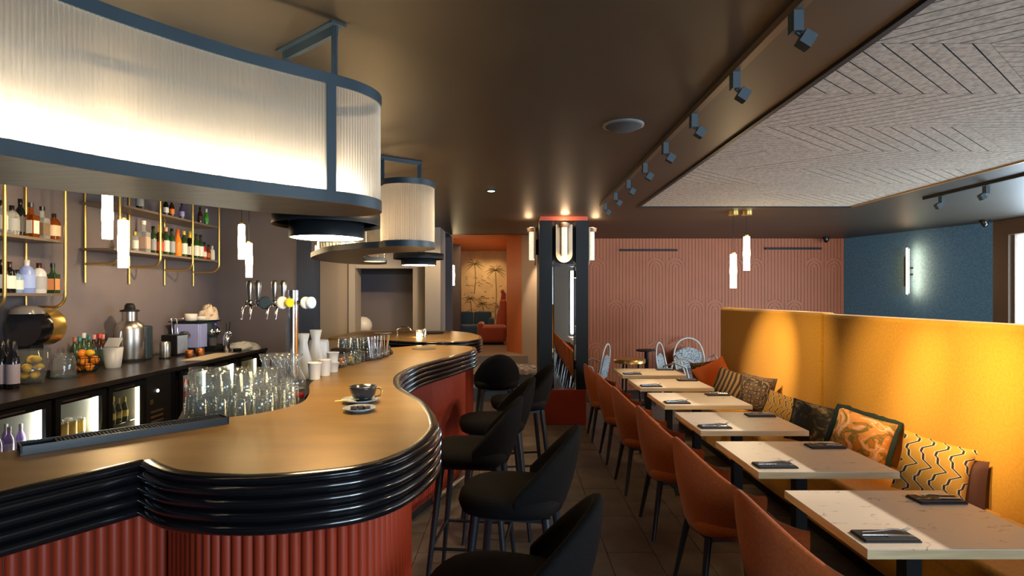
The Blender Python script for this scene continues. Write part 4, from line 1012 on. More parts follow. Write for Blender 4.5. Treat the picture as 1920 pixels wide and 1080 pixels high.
shelfrow(2.085, -3.88, [(253, 'spirit', CL, WH, YL, .8, 'small clear bottle'), (269, 'square', CL, (.5, .33, .26), WH, 1.25, 'big square clear bottle with a tan label'), (287, 'wine', DG, GR, BK, .95, 'dark green wine bottle beside the square clear bottle'), (299, 'fizz', BR, (.5, .03, .02), YL, 1.0, 'red-labelled sparkling bottle with yellow foil'), (311, 'wine', DG, WH, (.8, .4, .2), 1, 'wine bottle with orange foil'), (322, 'wine', DG, GR, BK, 1.0, 'dark wine bottle with grey label'), (333, 'fizz', OR, OR, (.6, .12, .02), 1.0, 'bright orange sparkling bottle'), (345, 'wine', DG, WH, YL, 1, 'wine bottle with yellow foil and white label'), (356, 'fizz', BK, WH, YL, 1, 'black sparkling bottle with bright yellow foil'), (368, 'wine', DG, WH, DG, .98, 'slim green wine bottle'), (376, 'wine', DG, WH, BR, .98, 'slim wine bottle with brown foil'), (383, 'small', (.45, .03, .02), WH, BK, 1.05, 'small red bottle'), (391, 'small', AM, (.5, .1, .03), BR, .95, 'small amber liqueur bottle'), (398, 'spirit', WH, WH, WH, .75, 'short white bottle')],
         'wine bottles on the long shelf', 'on the long shelf, middle board')
shelfrow(2.524, -3.88, [(262, 'wine', BK, GR, BK, 1.0, 'short dark bottle'), (311, 'small', BK, WH, BK, 1.0, 'little black bottle with a white label'), (322, 'small', BR, OR, BK, 1.0, 'little bottle with an orange label'), (341, 'small', (.05, .04, .12), (.35, .3, .5), BK, 1.0, 'little violet bottle'), (375, 'small', BR, BR, BK, 1.0, 'little brown bottle'), (387, 'small', (.05, .22, .02), (.05, .3, .03), WH, 1.0, 'little green bottle')],
         'small bottles on the top board', 'on the top board of the long brass shelf')

# ------------------------------------------------------------------ things on the back counter
def ctr(px, py): return at(px, py, KZ)
def T0(name, label, cat, px, py, grp=None, rz=0):
    x, y = ctr(px, py); return thing(name, label, cat, (x, y, KZ), rz, grp)
# juice dispenser / barrel machine
t = thing('coffee_grinder', 'large black barrel-shaped machine with a brass band, left end of the back counter', 'machine', (-3.92, 4.62, KZ), .0)
mb = MB(); Mx = Matrix.Rotation(pi / 2, 4, 'X')
MB().lathe([(.001, -.20), (.10, -.19), (.145, -.15), (.155, 0), (.15, .06)], (0, 0, .42), 28, M=Mx).build('barrel', M['black'], t)
MB().lathe([(.151, -.20), (.158, -.18), (.152, -.06)], (0, -.0, .42), 28, M=Mx).build('front_band', M['brass'], t)
MB().lathe([(.12, .53), (.11, .57), (.06, .595), (.001, .60)], (0, -.02, 0), 24).build('lid', mat('smoked_lid', (.16, .15, .15), .2), t)
MB().box(-.09, -.12, 0, .09, .10, .06).box(-.05, -.05, .06, .05, .08, .3).build('stand', M['blackm'], t)
# vase of lemons
x, y = -3.70, 4.38
t = thing('glass_vase', 'tall tapered clear vase holding lemons at the left end of the back counter', 'vase', (x, y, KZ))
MB().lathe([(.075, 0), (.08, .012), (.12, .26), (.116, .26), (.076, .02), (.001, .02)], n=28, capt=False).build('vessel', M['glass'], t)
def fruit(nm, m, loc, r, label, grp, lem=False):
    o = (MB().lathe([(.001, -r * 1.25), (r * .25, -r * 1.15), (r * .75, -r * .75), (r, 0), (r * .75, r * .75), (r * .25, r * 1.15), (.001, r * 1.25)], n=14) if lem else MB().ball((0, 0, 0), r, 14)).build(nm, M[m])
    o.location = loc; o.rotation_euler = (random.uniform(.6, 1.6), random.uniform(0, 3), random.uniform(0, 3)) if lem else (0, 0, 0); tag(o, label, nm, grp)
for i, (dx, dy, dz) in enumerate(((-.035, -.03, .062), (.035, -.02, .06), (0, .035, .065), (-.045, .01, .125), (.04, .02, .128), (0, -.045, .118), (-.03, .035, .185), (.045, -.01, .19))):
    fruit('lemon', 'lemon', (x + dx, y + dy, KZ + dz), .030, 'yellow lemon in the clear vase, ' + ['bottom left', 'bottom right', 'bottom back', 'middle left', 'middle right', 'middle front', 'top left', 'top right'][i], 'lemons in the vase', True)
# ribbed clear jar
t = thing('clear_jar', 'ribbed clear plastic jar between the lemon vase and the fruit basket', 'jar', (-3.72, 4.72, KZ))
MB().lathe([(.085, 0), (.09, .02), (.08, .15), (.06, .20), (.056, .20), (.075, .15), (.08, .02)], n=24, capt=False).build('vessel', M['glass'], t); MB().cyl((0, 0, 0), .095, .012, 24).build('foot', M['slate'], t)
# fruit basket
x, y = -3.78, 5.06
t = thing('wire_basket', 'black wire basket of oranges and lemons on the back counter', 'basket', (x, y, KZ))
mb = MB()
for i in range(18):
    a = 2 * pi * i / 18; mb.tube([(.065 * cos(a), .065 * sin(a), .004), (.115 * cos(a), .115 * sin(a), .07), (.10 * cos(a), .10 * sin(a), .13)], .0025, 5)
mb.build('wires', M['blackm'], t)
for r_, z_ in ((.065, .004), (.115, .07), (.10, .13)): MB().tube([(r_ * cos(2 * pi * i / 24), r_ * sin(2 * pi * i / 24), z_) for i in range(24)], .0035, 5, closed=True).build('ring', M['blackm'], t)
for i, (dx, dy, dz, lm) in enumerate(((-.045, -.02, .045, 0), (.04, -.03, .045, 0), (0, .045, .045, 1), (-.05, .025, .105, 0), (.055, .02, .105, 0), (.005, -.055, .10, 0), (-.03, -.02, .165, 0), (.035, -.01, .17, 1))):
    fruit('lemon' if lm else 'orange', 'lemon' if lm else 'orangef', (x + dx, y + dy, KZ + dz), .033 if lm else .038, ('yellow lemon' if lm else 'orange') + ' in the black wire basket, ' + ['bottom left', 'bottom right', 'bottom back', 'middle left', 'middle right', 'middle front', 'top left', 'top right'][i], 'fruit in the wire basket', bool(lm))
# white plastic jug
t = thing('plastic_jug', 'frosted white plastic jug with a tilted lid beside the fruit basket', 'jug', (-3.76, 5.36, KZ))
MB().lathe([(.06, 0), (.065, .01), (.085, .19), (.08, .19), (.06, .02)], n=24, capt=False).build('vessel', M['plastic'], t)
MB().obox(T(-.01, .02, .235) @ Matrix.Rotation(.9, 4, 'X'), .13, .10, .012).build('lid', M['plastic'], t)
for i, (px, gl, cp, s) in enumerate(((140, DG, (.35, .1, .06), .98), (149, DG, (.02, .2, .2), .98), (157, DG, (.55, .6, .62), 1.08), (167, DG, (.02, .16, .14), 1), (176, BR, (.7, .3, .25), 1), (186, BR, (.7, .04, .02), 1.02), (193, AM, (.7, .25, .2), .98))):
    X = -4.02; put_bottle('syrup_bottle', 'bottle with a %s cap behind the fruit basket' % ['brown', 'teal', 'silver', 'dark green', 'pink', 'red', 'salmon'][i], 'bottles behind the fruit basket', 'wine', gl, DG, cp, (X, -X * F / (960 - px), KZ), s * .98)
for i, (px, X) in enumerate(((3, -3.70), (13, -3.85), (24, -3.62))):
    put_bottle('dark_bottle', 'dark wine bottle with a violet label, %s of three at the left picture edge' % ['leftmost', 'middle', 'rightmost'][i], 'wine bottles beside the vase', 'wine', BK, (.35, .30, .36), BK, (X, -X * F / (960 - px), KZ), 1.12)
# juicer
t = thing('juicer', 'tall brushed steel juicer with a black lid on the back counter', 'juicer', (-3.93, 5.85, KZ))
MB().lathe([(.13, .03), (.135, .05), (.135, .34), (.125, .38), (.08, .42)], n=32).build('body', M['steel'], t)
MB().cyl((0, 0, 0), .14, .035, 28).build('foot', M['blackm'], t); MB().cyl((0, 0, .42), .07, .10, 28).build('feed_tube', M['steel'], t)
MB().lathe([(.085, .515), (.09, .53), (.05, .54), (.045, .58), (.03, .60), (.001, .602)], n=28).build('lid', M['blackm'], t)
MB().tube([(0, -.135, .10), (0, -.155, .2), (0, -.135, .32)], .008, 6).build('clamp', M['chrome'], t); MB().box(-.06, .14, .0, .08, .26, .36).build('pulp_box', M['slate'], t, bevel=.02)
# steel cup
t = thing('steel_shaker', 'short brushed steel canister right of the juicer', 'canister', (-3.72, 6.1, KZ)); MB().lathe([(.05, .02), (.052, .03), (.052, .17), (.045, .185)], n=24).build('body', M['steel'], t); MB().cyl((0, 0, 0), .056, .02, 24).build('foot', M['black'], t)
# toaster-like ribbed machine
t = thing('milk_frother', 'ribbed steel box machine with two upright lever handles', 'machine', (-3.82, 6.45, KZ))
MB().box(-.10, -.10, .02, .08, .10, .24).build('housing', M['blackm'], t, bevel=.01)
mb = MB()
for i in range(11): mb.cyl((.083, -.09 + i * .018, .03), .009, .2, 8)
mb.build('ribs', M['steel'], t)
for yy in (-.05, .05): MB().tube([(0, yy, .24), (-.02, yy + .01, .42), (.03, yy + .06, .42)], .006, 6).build('lever', M['chrome'], t)
MB().cyl((.02, .12, .22), .05, .07, 20, M=Matrix.Rotation(-pi / 2, 4, 'X')).build('dial', M['steel'], t)
# espresso machine
t = thing('espresso_machine', 'espresso machine with a lilac water tank and two chrome brewing heads', 'espresso machine', (-3.85, 7.02, KZ))
MB().box(-.22, -.22, .03, .10, .24, .36).build('housing', mat('teal_grey', (.06, .10, .11), .4), t, bevel=.015)
MB().box(-.24, -.25, .36, .12, .26, .375).build('cup_tray', M['blackm'], t)
MB().box(-.16, -.27, .06, .13, -.222, .34).box(.10, -.26, .06, .145, -.10, .34).build('water_tank', M['lilac'], t, bevel=.008)
for i, yy in enumerate((.02, .15)):
    MB().lathe([(.02, 0), (.055, .02), (.06, .05), (.03, .08)], (.10, yy, .25), 20, M=Matrix.Rotation(pi / 2 + .5, 4, 'Y')).build('brewing_head', M['chrome'], t)
MB().ball((.14, .09, .32), .02, 12).build('knob', mat('violet_knob', (.15, .08, .45), .3), t)
MB().box(.10, -.08, 0, .24, .24, .07).build('drip_drawer', M['blackm'], t, bevel=.01); MB().cyl((.17, -.03, .07), .05, .09, 20).build('cup_stand', mat('grey_cup', (.07, .07, .075), .5), t)
def bowl(label, loc, r, h, grp='bowls on the espresso machine'):
    o = MB().lathe([(r * .8, 0), (r, .01), (r, h), (r - .005, h), (r - .005, .01), (.001, .008)], n=24, capt=False).build('bowl', M['white']); o.location = loc; tag(o, label, 'bowl', grp)
bowl('taller white bowl on the espresso machine', (-3.86, 6.84, KZ + .377), .068, .085); bowl('lower white bowl on the espresso machine beside the cloth', (-3.84, 7.03, KZ + .377), .07, .05)
def crumple(name, label, loc, rx, ry, h, m, seed):
    random.seed(seed); n = 12; V = []
    for j in range(n + 1):
        for i in range(n * 2):
            a = 2 * pi * i / (n * 2); f = j / n; k = sin(f * pi / 2)
            rr = 1 + .16 * sin(a * 5 + j * .8) + .1 * sin(a * 9 + j); V.append((rx * k * rr * cos(a), ry * k * rr * sin(a), max(.0, h * cos(f * pi / 2) * (1 + .35 * sin(a * 3 + j)))))
    o = MB().add(V, [(j * 2 * n + i, (j + 1) * 2 * n + i, (j + 1) * 2 * n + (i + 1) % (2 * n), j * 2 * n + (i + 1) % (2 * n)) for j in range(n) for i in range(2 * n)], 0, True).build(name, M[m]); o.location = loc; return tag(o, label, 'cloth')
crumple('bar_cloth', 'crumpled cream cloth heaped on the espresso machine', (-3.80, 7.13, KZ + .378), .11, .12, .15, 'cloth', 3)
crumple('bar_cloth', 'white cloth spread at the far end of the back counter', (-3.42, 7.25, KZ), .20, .17, .075, 'white', 5)
# chrome shaker set
t = thing('cocktail_shaker', 'chrome shaker with bar tools at the far end of the back counter', 'shaker', (-3.46, 6.9, KZ))
MB().lathe([(.035, 0), (.045, .16), (.04, .19), (.02, .22), (.02, .24)], n=20).build('body', M['chrome'], t)
MB().tube([(0, .03, .1), (.0, .08, .36)], .006, 6).tube([(0, -.01, .1), (-.03, .05, .34)], .006, 6).build('bar_tools', M['blackm'], t); MB().ball((.0, .07, .22), .035, 12).build('strainer', M['chrome'], t)
for i, (nm, lb, m, x, y, r, h) in enumerate((('copper_mug', 'hammered copper mug before the espresso machine', 'copper', -3.52, 6.42, .045, .085), ('copper_mug', 'reddish metal mug left of the hammered copper mug', 'copper', -3.56, 6.28, .042, .08), ('black_dish', 'black round dish beside the chrome shaker', 'blackm', -3.38, 7.0, .05, .03))):
    o = MB().lathe([(r * .85, 0), (r, h * .4), (r, h), (r - .004, h), (r - .004, .01), (.001, .008)], n=20, capt=False).build(nm, M[m]); o.location = (x, y, KZ); tag(o, lb, 'mug' if i < 2 else 'dish')
o = MB().box(-.13, -.4, 0, .13, .4, .002).build('paper_sheet', M['cream']); o.location = (-3.36, 6.35, KZ); o.rotation_euler = (0, 0, .05); tag(o, 'cream paper sheet lying along the front of the back counter', 'paper')

# ------------------------------------------------------------------ work shelf behind the bar and things on it
WZ = 1.085
wk = [(-1.02, 2.40), (-.965, 2.46), (-.965, 2.58), (-1.02, 2.80), (-1.10, 3.02), (-1.14, 3.213), (-1.155, 3.48), (-1.17, 3.686), (-1.13, 3.98), (-1.05, 4.21), (-1.0, 4.5), (-1.02, 4.7), (-1.7, 4.7), (-1.7, 3.0), (-1.40, 2.36), (-1.2, 2.22)]
t = thing('bar_work_shelf', 'dark working shelf behind the bar under the stacked tumblers', 'shelf', (-1.4, 3.2, 0))
MB().prism(wk, WZ - .03, WZ).build('shelf_board', M['blackm'], t, True)
MB().box(-1.42, 2.75, 0, -1.2, 4.65, WZ - .03).build('cabinet', M['barside'], t, True)
gl = 'upturned clear tumbler in the lower layer of the glass stack behind the bar'; gu = 'clear tumbler in the upper layer of the glass stack behind the bar'
lower = []
for r_, y in enumerate((2.40, 2.485, 2.57, 2.655, 2.74)):
    lim = [-1.06, -1.02, -1.01, -1.03, -1.06][r_]; x = lim - (.04 if r_ % 2 else 0)
    q_ = 0
    while x > -.565 * y: lower.append((x, y, ['front', 'second', 'third', 'fourth', 'back'][r_] + ' row, ' + ORD[q_] + ' from the right')); x -= .083; q_ += 1
for x, y, w_ in lower: place(me_t, 'tumbler', 'upturned tumbler, lower layer of the glass stack, ' + w_, 'glass', 'lower tumblers behind the bar', (x, y, WZ), True, .115)
for x, y, w_ in lower:
    if y < 2.70 and x < -1.1: place(me_t2, 'short_tumbler', 'tumbler, upper layer of the glass stack, ' + w_, 'glass', 'upper tumblers behind the bar', (x + .01, y + .02, WZ + .117), False)
for i, (x, y) in enumerate(((-1.12, 2.83), (-1.21, 2.84), (-1.30, 2.85), (-1.39, 2.84), (-1.16, 2.92), (-1.26, 2.93), (-1.36, 2.94), (-1.45, 2.93))):
    place(me_t, 'tumbler', 'clear tumbler behind the glass stack, %s row, %s from the right' % ('nearer' if i < 4 else 'farther', ORD[i % 4]), 'glass', 'back row tumblers behind the bar', (x, y, WZ + 0), True, .115)
M['redglass'] = glassy('red_base_glass', (.8, .06, .08), .4, (.5, .02, .03))
car = None
for i, (px, py) in enumerate(((498, 712), (512, 708), (527, 712), (536, 706), (556, 708))):
    X = xat(px, 3.02 + .03 * (i % 2)); Y = 3.02 + .06 * (i % 2)
    if car is None:
        car = thing('wine_carafe', 'c', 'carafe', (X, Y, WZ), 0, 'carafes behind the tumblers')
        MB().lathe([(.04, .02), (.05, .05), (.045, .10), (.022, .15), (.02, .19), (.035, .23), (.033, .23), (.018, .19), (.02, .15)], n=18, capt=False).build('vessel', M['glass'], car); MB().lathe([(.035, 0), (.042, .02), (.001, .025)], n=18).build('foot', M['redglass'], car, label='red glass foot'); c = car
    else: c = dup(car, (X, Y, WZ), 0, '')
    c['label'] = 'clear flared carafe with red foot, %s from left behind the tumblers' % ['first', 'second', 'third', 'fourth', 'fifth'][i]
# beer tap tower
tx, ty = -1.24, 3.22
t = thing('beer_tower', 'chrome beer tower with four taps and round badges behind the bar', 'beer tower', (tx, ty, WZ))
MB().cyl((tx, ty, WZ), .029, 1.655 - WZ, 28).build('column', M['chrome'], t, True); MB().cyl((tx - .04, ty + .06, WZ), .022, 1.60 - WZ, 24).build('column', M['chrome'], t, True)
MB().cyl((tx, ty, WZ), .06, .015, 28).build('foot', M['chrome'], t, True)
hz = 1.585
MB().tube([(xat(462, ty), ty, hz), (xat(584, ty), ty, hz)], .012, 10).build('header_pipe', M['chrome'], t, True)
for px in (472, 487, 518, 534):
    x = xat(px, ty)
    tp = MB().ball((x, ty - .02, hz), .02, 12).tube([(x, ty - .02, hz), (x - .012, ty - .075, hz - .025), (x - .018, ty - .085, hz - .09)], .006, 7).build('tap', M['chrome'], t, True)
    MB().lathe([(.008, 0), (.014, .03), (.019, .07), (.018, .10), (.010, .11)], (x, ty - .02, hz + .015), 14).build('tap_handle', M['steel'], tp, True)
for px, m_, a_, r_ in ((496, M['slate'], .25, .036), (526, M['white'], 1.15, .036), (540, mat('yellow_badge', (.75, .6, .02), .4), .9, .026), (570, M['white'], 1.1, .034), (580, mat('pale_blue_badge', (.45, .6, .8), .4), 1.15, .034)):
    x = xat(px, ty - .06); Mx = RZ(a_) @ Matrix.Rotation(pi / 2, 4, 'X')
    MB().lathe([(r_, 0), (r_, .012), (r_ * .85, .015)], (x, ty - .045, hz), 24, M=Mx).build('badge', m_, t, True)
# white cups, canister, carafes, herb glasses, cutlery jars
me_cup = mk('paper_cup', MB().lathe([(.030, 0), (.037, .085), (.04, .088), (.038, .092), (.034, .088), (.028, .006), (.001, .005)], n=20, capt=False), M['white'])
for i, (px, py, z) in enumerate(((590, 711, 0), (609, 704, 0), (624, 697, 0), (624, 697, 1))):
    x, y = at(px, py, BZ)
    o = bpy.data.objects.new('white_cup', me_cup); C.objects.link(o); o.location = (x, y, BZ + z * .062 + .0005); o.scale = (1, 1, .66) if i > 1 else (1, 1, 1.05)
    tag(o, ['white paper cup at the inner bar edge, nearest of the row', 'white paper cup behind the nearest one at the bar edge', 'lower of two short white cups stacked at the bar edge', 'upper of two short white cups stacked at the bar edge'][i], 'cup', 'white cups on the bar')
t = thing('white_canister', 'white oval canister behind the white cups', 'canister', (-1.33, 3.92, WZ)); MB().lathe([(.065, 0), (.072, .02), (.066, .22), (.06, .235), (.02, .24)], n=28).build('body', M['white'], t)
for i, (px, Y, s) in enumerate(((569, 3.7, .95), (592, 3.85, 1.0))):
    o = MB().lathe([(.045, 0), (.058, .02), (.056, .12), (.034, .20), (.028, .25), (.040, .31), (.036, .31), (.024, .25)], n=24, capt=False).build('milk_carafe', M['white']); o.location = (xat(px, Y), Y, WZ); o.scale = (s, s, s)
    tag(o, ['white ceramic carafe just right of the beer tower', 'taller white ceramic carafe before the taupe pier'][i], 'carafe', 'white carafes behind the bar')
o = MB().box(-.06, -.05, 0, .06, .05, .16).build('dark_box', mat('wicker_dark', (.04, .022, .014), .7, bump=1, bs=60), bevel=.01); o.location = (-1.25, 4.15, WZ); tag(o, 'dark woven box behind the herb glasses', 'box')
for i, (px, py) in enumerate(((641, 688), (655, 684), (668, 681))):
    x, y = at(px, py, BZ); g_ = place(me_t2, 'herb_glass', 'clear tumbler with %s at the inner bar edge' % ['orange peel', 'dried citrus', 'green herbs'][i], 'glass', 'garnish glasses', (x, y, BZ))
    mb = MB()
    for q in range(10): a_ = random.uniform(0, 6.3); r_ = random.uniform(0, .022); mb.ball((r_ * cos(a_), r_ * sin(a_), .02 + .04 * random.random()), .010, 6)
    c = mb.build('garnish', [M['orangef'], M['lemon'], mat('herb', (.12, .14, .02), .7)][i], g_)
for i, (px, Y) in enumerate(((642, 4.25), (653, 4.3), (664, 4.35), (675, 4.45), (683, 4.3))):
    place(me_t, 'tall_tumbler', 'upturned tall tumbler behind the garnish glasses, %s from left' % ['first', 'second', 'third', 'fourth', 'fifth'][i], 'glass', 'tumblers behind the garnish glasses', (xat(px, Y), Y, WZ + .05) if False else (xat(px, Y), Y, WZ), True, .115)
    place(me_t, 'tall_tumbler', 'tall tumbler stacked on the row behind the garnish glasses, %s from left' % ['first', 'second', 'third', 'fourth', 'fifth'][i], 'glass', 'upper tumblers behind the garnish glasses', (xat(px, Y), Y, WZ + .116), True, .115)
for i, (px, py, m_) in enumerate(((697, 675, 'chrome'), (709, 673, 'chrome'), (722, 669, 'oak'))):
    x, y = at(px, py, BZ)
    j = place(me_t2, 'utensil_glass', 'glass of upright %s on the bar' % ['spoons, the left one', 'forks, the middle one', 'wooden stirrers, the right one'][i], 'glass', 'utensil glasses', (x, y, BZ))
    for q in range(7):
        a_ = q * .9 + i; MB().tube([(.012 * cos(a_), .012 * sin(a_), .014), (.03 * cos(a_), .03 * sin(a_), .17)], .003 if m_ == 'chrome' else .004, 5).build('spoon' if m_ == 'chrome' else 'stirrer', M[m_] if q % 2 or m_ == 'chrome' else mat('orange_stick', (.75, .3, .12), .6), j)

# cup, saucers
M['cupdk'] = mat('dark_glaze', (.035, .04, .048), .16, coat=.5); M['saucblue'] = mat('pale_blue_rim', (.45, .53, .62), .2, coat=.3)
sx, sy = at(676, 754, BZ)
def saucer(label, x, y, r, m_):
    t = thing('saucer', label, 'saucer', (x, y, BZ), 0)
    MB().lathe([(r * .5, 0), (r * .6, .003), (r, .014), (r * .99, .017), (r * .6, .007), (.001, .005)], n=40).build('plate', m_, t); return t
saucer('dark larger saucer under the coffee cup on the bar', sx, sy, .082, M['saucblue'])
t = thing('coffee_cup', 'dark glazed coffee cup with a gold handle on the bar top', 'cup', (sx + .012, sy, BZ + .006))
MB().lathe([(.030, 0), (.034, .004), (.052, .028), (.060, .058), (.061, .066), (.057, .066), (.048, .03), (.03, .012), (.001, .010)], n=40, capt=False).build('bowl', M['cupdk'], t)
MB().tube([(.058, -.006, .058), (.078, -.010, .058), (.086, -.012, .045), (.078, -.010, .025), (.052, -.005, .02)], .004, 8).build('handle', M['brass'], t, label='gold handle')
MB().cyl((0, 0, .050), .054, .002, 32).build('coffee', mat('coffee', (.05, .02, .01), .2), t)
fx, fy = at(674, 771, BZ)
saucer('small pale blue saucer in front of the coffee cup', fx, fy, .066, M['saucblue'])
for i, (dx, dy) in enumerate(((-.022, 0), (.004, .008), (.028, .004))):
    o = MB().box(-.013, -.010, 0, .013, .010, .014).build('chocolate', mat('nougat', (.10, .07, .06), .6, var=.5, vs=60), bevel=.003); o.location = (fx + dx, fy + dy, BZ + .0075); o.rotation_euler = (0, 0, .4 * i); tag(o, 'brown chocolate piece on the small pale saucer, %s of three' % ['left', 'middle', 'right'][i], 'chocolate', 'chocolates on the saucer')
o = MB().tube([(-.07, -.035, .0), (.0, -.005, .003), (.04, .012, .003)], .0022, 6).lathe([(.001, 0), (.011, .001), (.012, .003), (.001, .001)], (.05, .016, .002), 12).build('teaspoon', M['brass']); o.location = (sx - .02, sy - .045, BZ + .018); tag(o, 'gold teaspoon on the dark saucer', 'spoon')
# inset disc and island items
o = MB().cyl((0, 0, 0), .11, .003, 32).build('coaster', mat('dark_coaster', (.06, .05, .04), .5)); o.location = (*at(795, 654, BZ), BZ); tag(o, 'dark round mat near the far tip of the bar', 'mat')
o = MB().lathe([(.05, 0), (.11, .012), (.11, .016), (.001, .006)], n=28).build('white_plate', M['white']); o.location = (-1.62, 7.15, BZ); tag(o, 'white plate on the island bar', 'plate')
t = thing('tap', 'chrome arched tap on the island bar', 'tap', (-1.28, 6.85, BZ)); MB().tube([(-.1, 0, 0), (-.1, 0, .07), (-.05, 0, .10), (.03, 0, .10), (.07, 0, .06)], .010, 8).build('spout', M['chrome'], t)
x = place(me_t2, 'candle_glass', 'small glass with amber candle on the island bar', 'glass', None, (xat(786, 6.6), 6.6, BZ)); MB().cyl((0, 0, .014), .028, .03, 14).build('candle', M['e_led2'], x)
o = MB().lathe([(.02, 0), (.02, .09), (.012, .11), (.001, .112)], n=16).build('salt_shaker', M['chrome']); o.location = (xat(796, 6.5), 6.5, BZ); tag(o, 'chrome shaker on the island bar beside the candle', 'shaker')
o = MB().lathe([(.14, 0), (.16, .02), (.155, .02), (.001, .006)], n=32).build('black_tray', M['blackm']); o.location = (-1.02, 7.25, BZ); tag(o, 'round black tray on the island bar', 'tray')
t = thing('globe_lamp', 'white round globe half hidden behind the taupe pier', 'lamp', (-2.385, 9.1, .95)); MB().ball((0, 0, .20), .15, 28).build('globe', M['white'], t); MB().cyl((0, 0, 0), .05, .06, 20).build('foot', M['blackm'], t)
o = MB().box(-2.56, 8.95, 0, -1.75, 9.4, .95).build('console_table', M['blackm']); tag(o, 'dark console in the alcove carrying the white globe', 'console')

# ------------------------------------------------------------------ blue wall sconce
t = thing('wall_sconce', 'tall twin-bar black and chrome sconce glowing on the blue wall', 'sconce', (6.168, 8.71, 2.01), atan2(-.71, 2.2) )
for yy, m_, z0, z1, xx in ((-.03, 'steel', -.36, .36, -.11), (.10, 'blackm', -.23, .23, -.09)):
    MB().tube([(xx, yy, z0), (xx, yy, z1)], .022, 10).build('bar', M[m_], t)
    MB().box(xx + .018, yy - .008, z0 + .02, xx + .028, yy + .008, z1 - .02).build('light_slot', emis('slot_glow', (1, .86, .66), 4), t)
MB().tube([(-.09, .035, .05), (0, .035, .05)], .014, 8).tube([(-.09, .035, -.05), (0, .035, -.05)], .014, 8).tube([(-.11, -.03, .05), (-.09, .10, .05)], .01, 8).tube([(-.11, -.03, -.05), (-.09, .10, -.05)], .01, 8).build('bracket', M['blackm'], t)
area('blue_wall_sconce_light', (6.03, 8.665, 2.01), (6.168, 8.71, 2.01), .12, .7, 7, (1, .60, .30))

# ------------------------------------------------------------------ rattan chairs and side tables by the red wall
def rattan(label, loc, rz):
    t = thing('rattan_armchair', label, 'armchair', loc, rz, 'cream rattan armchairs by the red wall')
    seat_mb(.24, .38, .43).build('seat', mat('grey_cushion', (.22, .24, .28), .8), t)
    for s in (-1, 1):
        MB().tube([(.2, s * .2, 0), (.2, s * .25, .40), (.16, s * .31, .60), (.0, s * .33, .66), (-.16, s * .30, .60), (-.2, s * .24, .40), (-.16, s * .22, .36)], .014, 8).build('arm_loop', M['rattan'], t)
        MB().tube([(-.2, s * .2, 0), (-.2, s * .22, .42)], .014, 8).build('leg', M['rattan'], t)
    P = catmull([(-.22, -.24, .42), (-.27, -.26, .62), (-.30, -.18, .84), (-.31, 0, .92), (-.30, .18, .84), (-.27, .26, .62), (-.22, .24, .42)], 5)
    MB().tube(P, .015, 8).build('back_hoop', M['rattan'], t)
    n = 12; V = []
    for i in range(n + 1):
        u = -1 + 2 * i / n
        for z in (.40, .76): V.append((-.24 - .05 * (z - .4) / .36, u * .24, z - (.10 * u * u if z > .5 else 0)))
    MB().add(V + [(a - .008, b, c) for a, b, c in V], [(2 * i, 2 * i + 2, 2 * i + 3, 2 * i + 1) for i in range(n)] + [(2 * n + 2 + 2 * i, 2 * n + 3 + 2 * i, 2 * n + 5 + 2 * i, 2 * n + 4 + 2 * i) for i in range(n)]).build('woven_back', M['weave'], t)
M['weave'] = ramp_mat('woven_cord', noisef(60, 1), [(0, (.10, .12, .16)), (.48, (.5, .5, .48))], .7)
rattan('cream rattan armchair left of the banquette end, side-on with its hoop back to the left', (2.50, 8.5, 0), -.5)
rattan('cream rattan armchair left of the banquette end, the one facing the camera', (3.0, 9.32, 0), -1.5)
rattan('cream rattan armchair half hidden behind the mirrored pillar', (1.12, 8.5, 0), pi - .4)
t = thing('side_table', 'small round side table with a brass rim by the red wall', 'side table', (1.62, 7.85, 0))
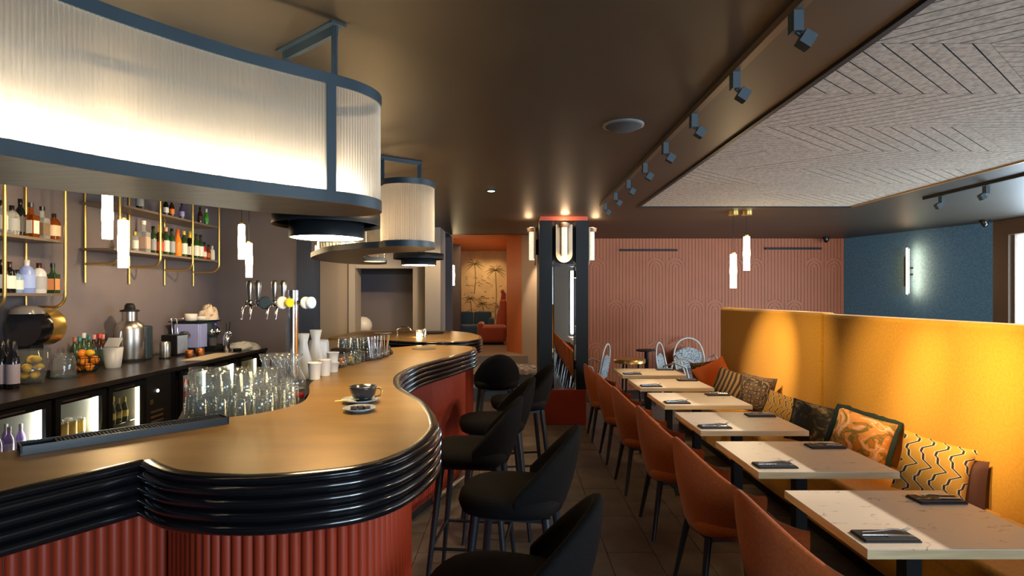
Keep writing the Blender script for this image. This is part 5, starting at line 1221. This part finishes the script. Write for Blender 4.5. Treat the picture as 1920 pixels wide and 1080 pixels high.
MB().cyl((0, 0, .735), .215, .025, 36).build('top', M['umber'], t); MB().lathe([(.216, .71), (.216, .76), (.21, .762)], n=36, capb=False).build('rim', M['brass'], t)
for a_ in (0, 2.1, 4.2): MB().tube([(.12 * cos(a_), .12 * sin(a_), .735), (.16 * cos(a_), .16 * sin(a_), 0)], .014, 8).build('leg', M['blackm'], t)
t = thing('side_table', 'small dark pedestal table behind the brass-rimmed one', 'side table', (2.02, 8.55, 0))
MB().cyl((0, 0, .80), .155, .02, 32).build('top', M['blackm'], t); MB().cyl((0, 0, .02), .03, .78, 16).build('pedestal', M['blackm'], t); MB().cyl((0, 0, 0), .14, .02, 28).build('foot', M['blackm'], t)

# ------------------------------------------------------------------ lounge furniture
t = thing('velvet_sofa', 'dark blue velvet sofa before the palm mural', 'sofa', (-.97, 14.2, .5))
for nm, q in (('seat', (-1.42, 13.8, .55, -.52, 14.5, .92)), ('backrest', (-1.42, 14.4, .6, -.98, 14.65, 1.24)), ('backrest', (-.97, 14.4, .6, -.52, 14.65, 1.24)), ('armrest', (-1.5, 13.8, .55, -1.38, 14.6, 1.1)), ('armrest', (-.56, 13.8, .55, -.44, 14.6, 1.1))):
    MB().box(*q).build(nm, M['bluev'], t, True, bevel=.04)
MB().box(-1.4, 13.9, .5, -.55, 14.5, .55).build('plinth', M['blackm'], t, True)
t = thing('wing_armchair', 'orange red velvet armchair with a high curved back in the lounge', 'armchair', (-.42, 13.5, .5))
MB().box(-.76, 13.1, .56, -.14, 13.75, .95).build('seat', M['orangev'], t, True, bevel=.07)
MB().box(-.80, 13.1, .56, -.66, 13.7, 1.02).build('armrest', M['orangev'], t, True, bevel=.05)
P = [(-.32, 13.75, .6), (-.30, 13.8, 1.1), (-.24, 13.82, 1.4), (-.20, 13.8, 1.68), (-.24, 13.75, 1.76)]
MB().tube(P, .10, 12, r2=.045).build('curved_back', M['orangev'], t, True); MB().box(-.30, 13.7, .6, -.13, 13.85, 1.55).build('backrest', M['orangev'], t, True, bevel=.06)
MB().box(-.7, 13.2, .5, -.2, 13.7, .56).build('plinth', M['blackm'], t, True)
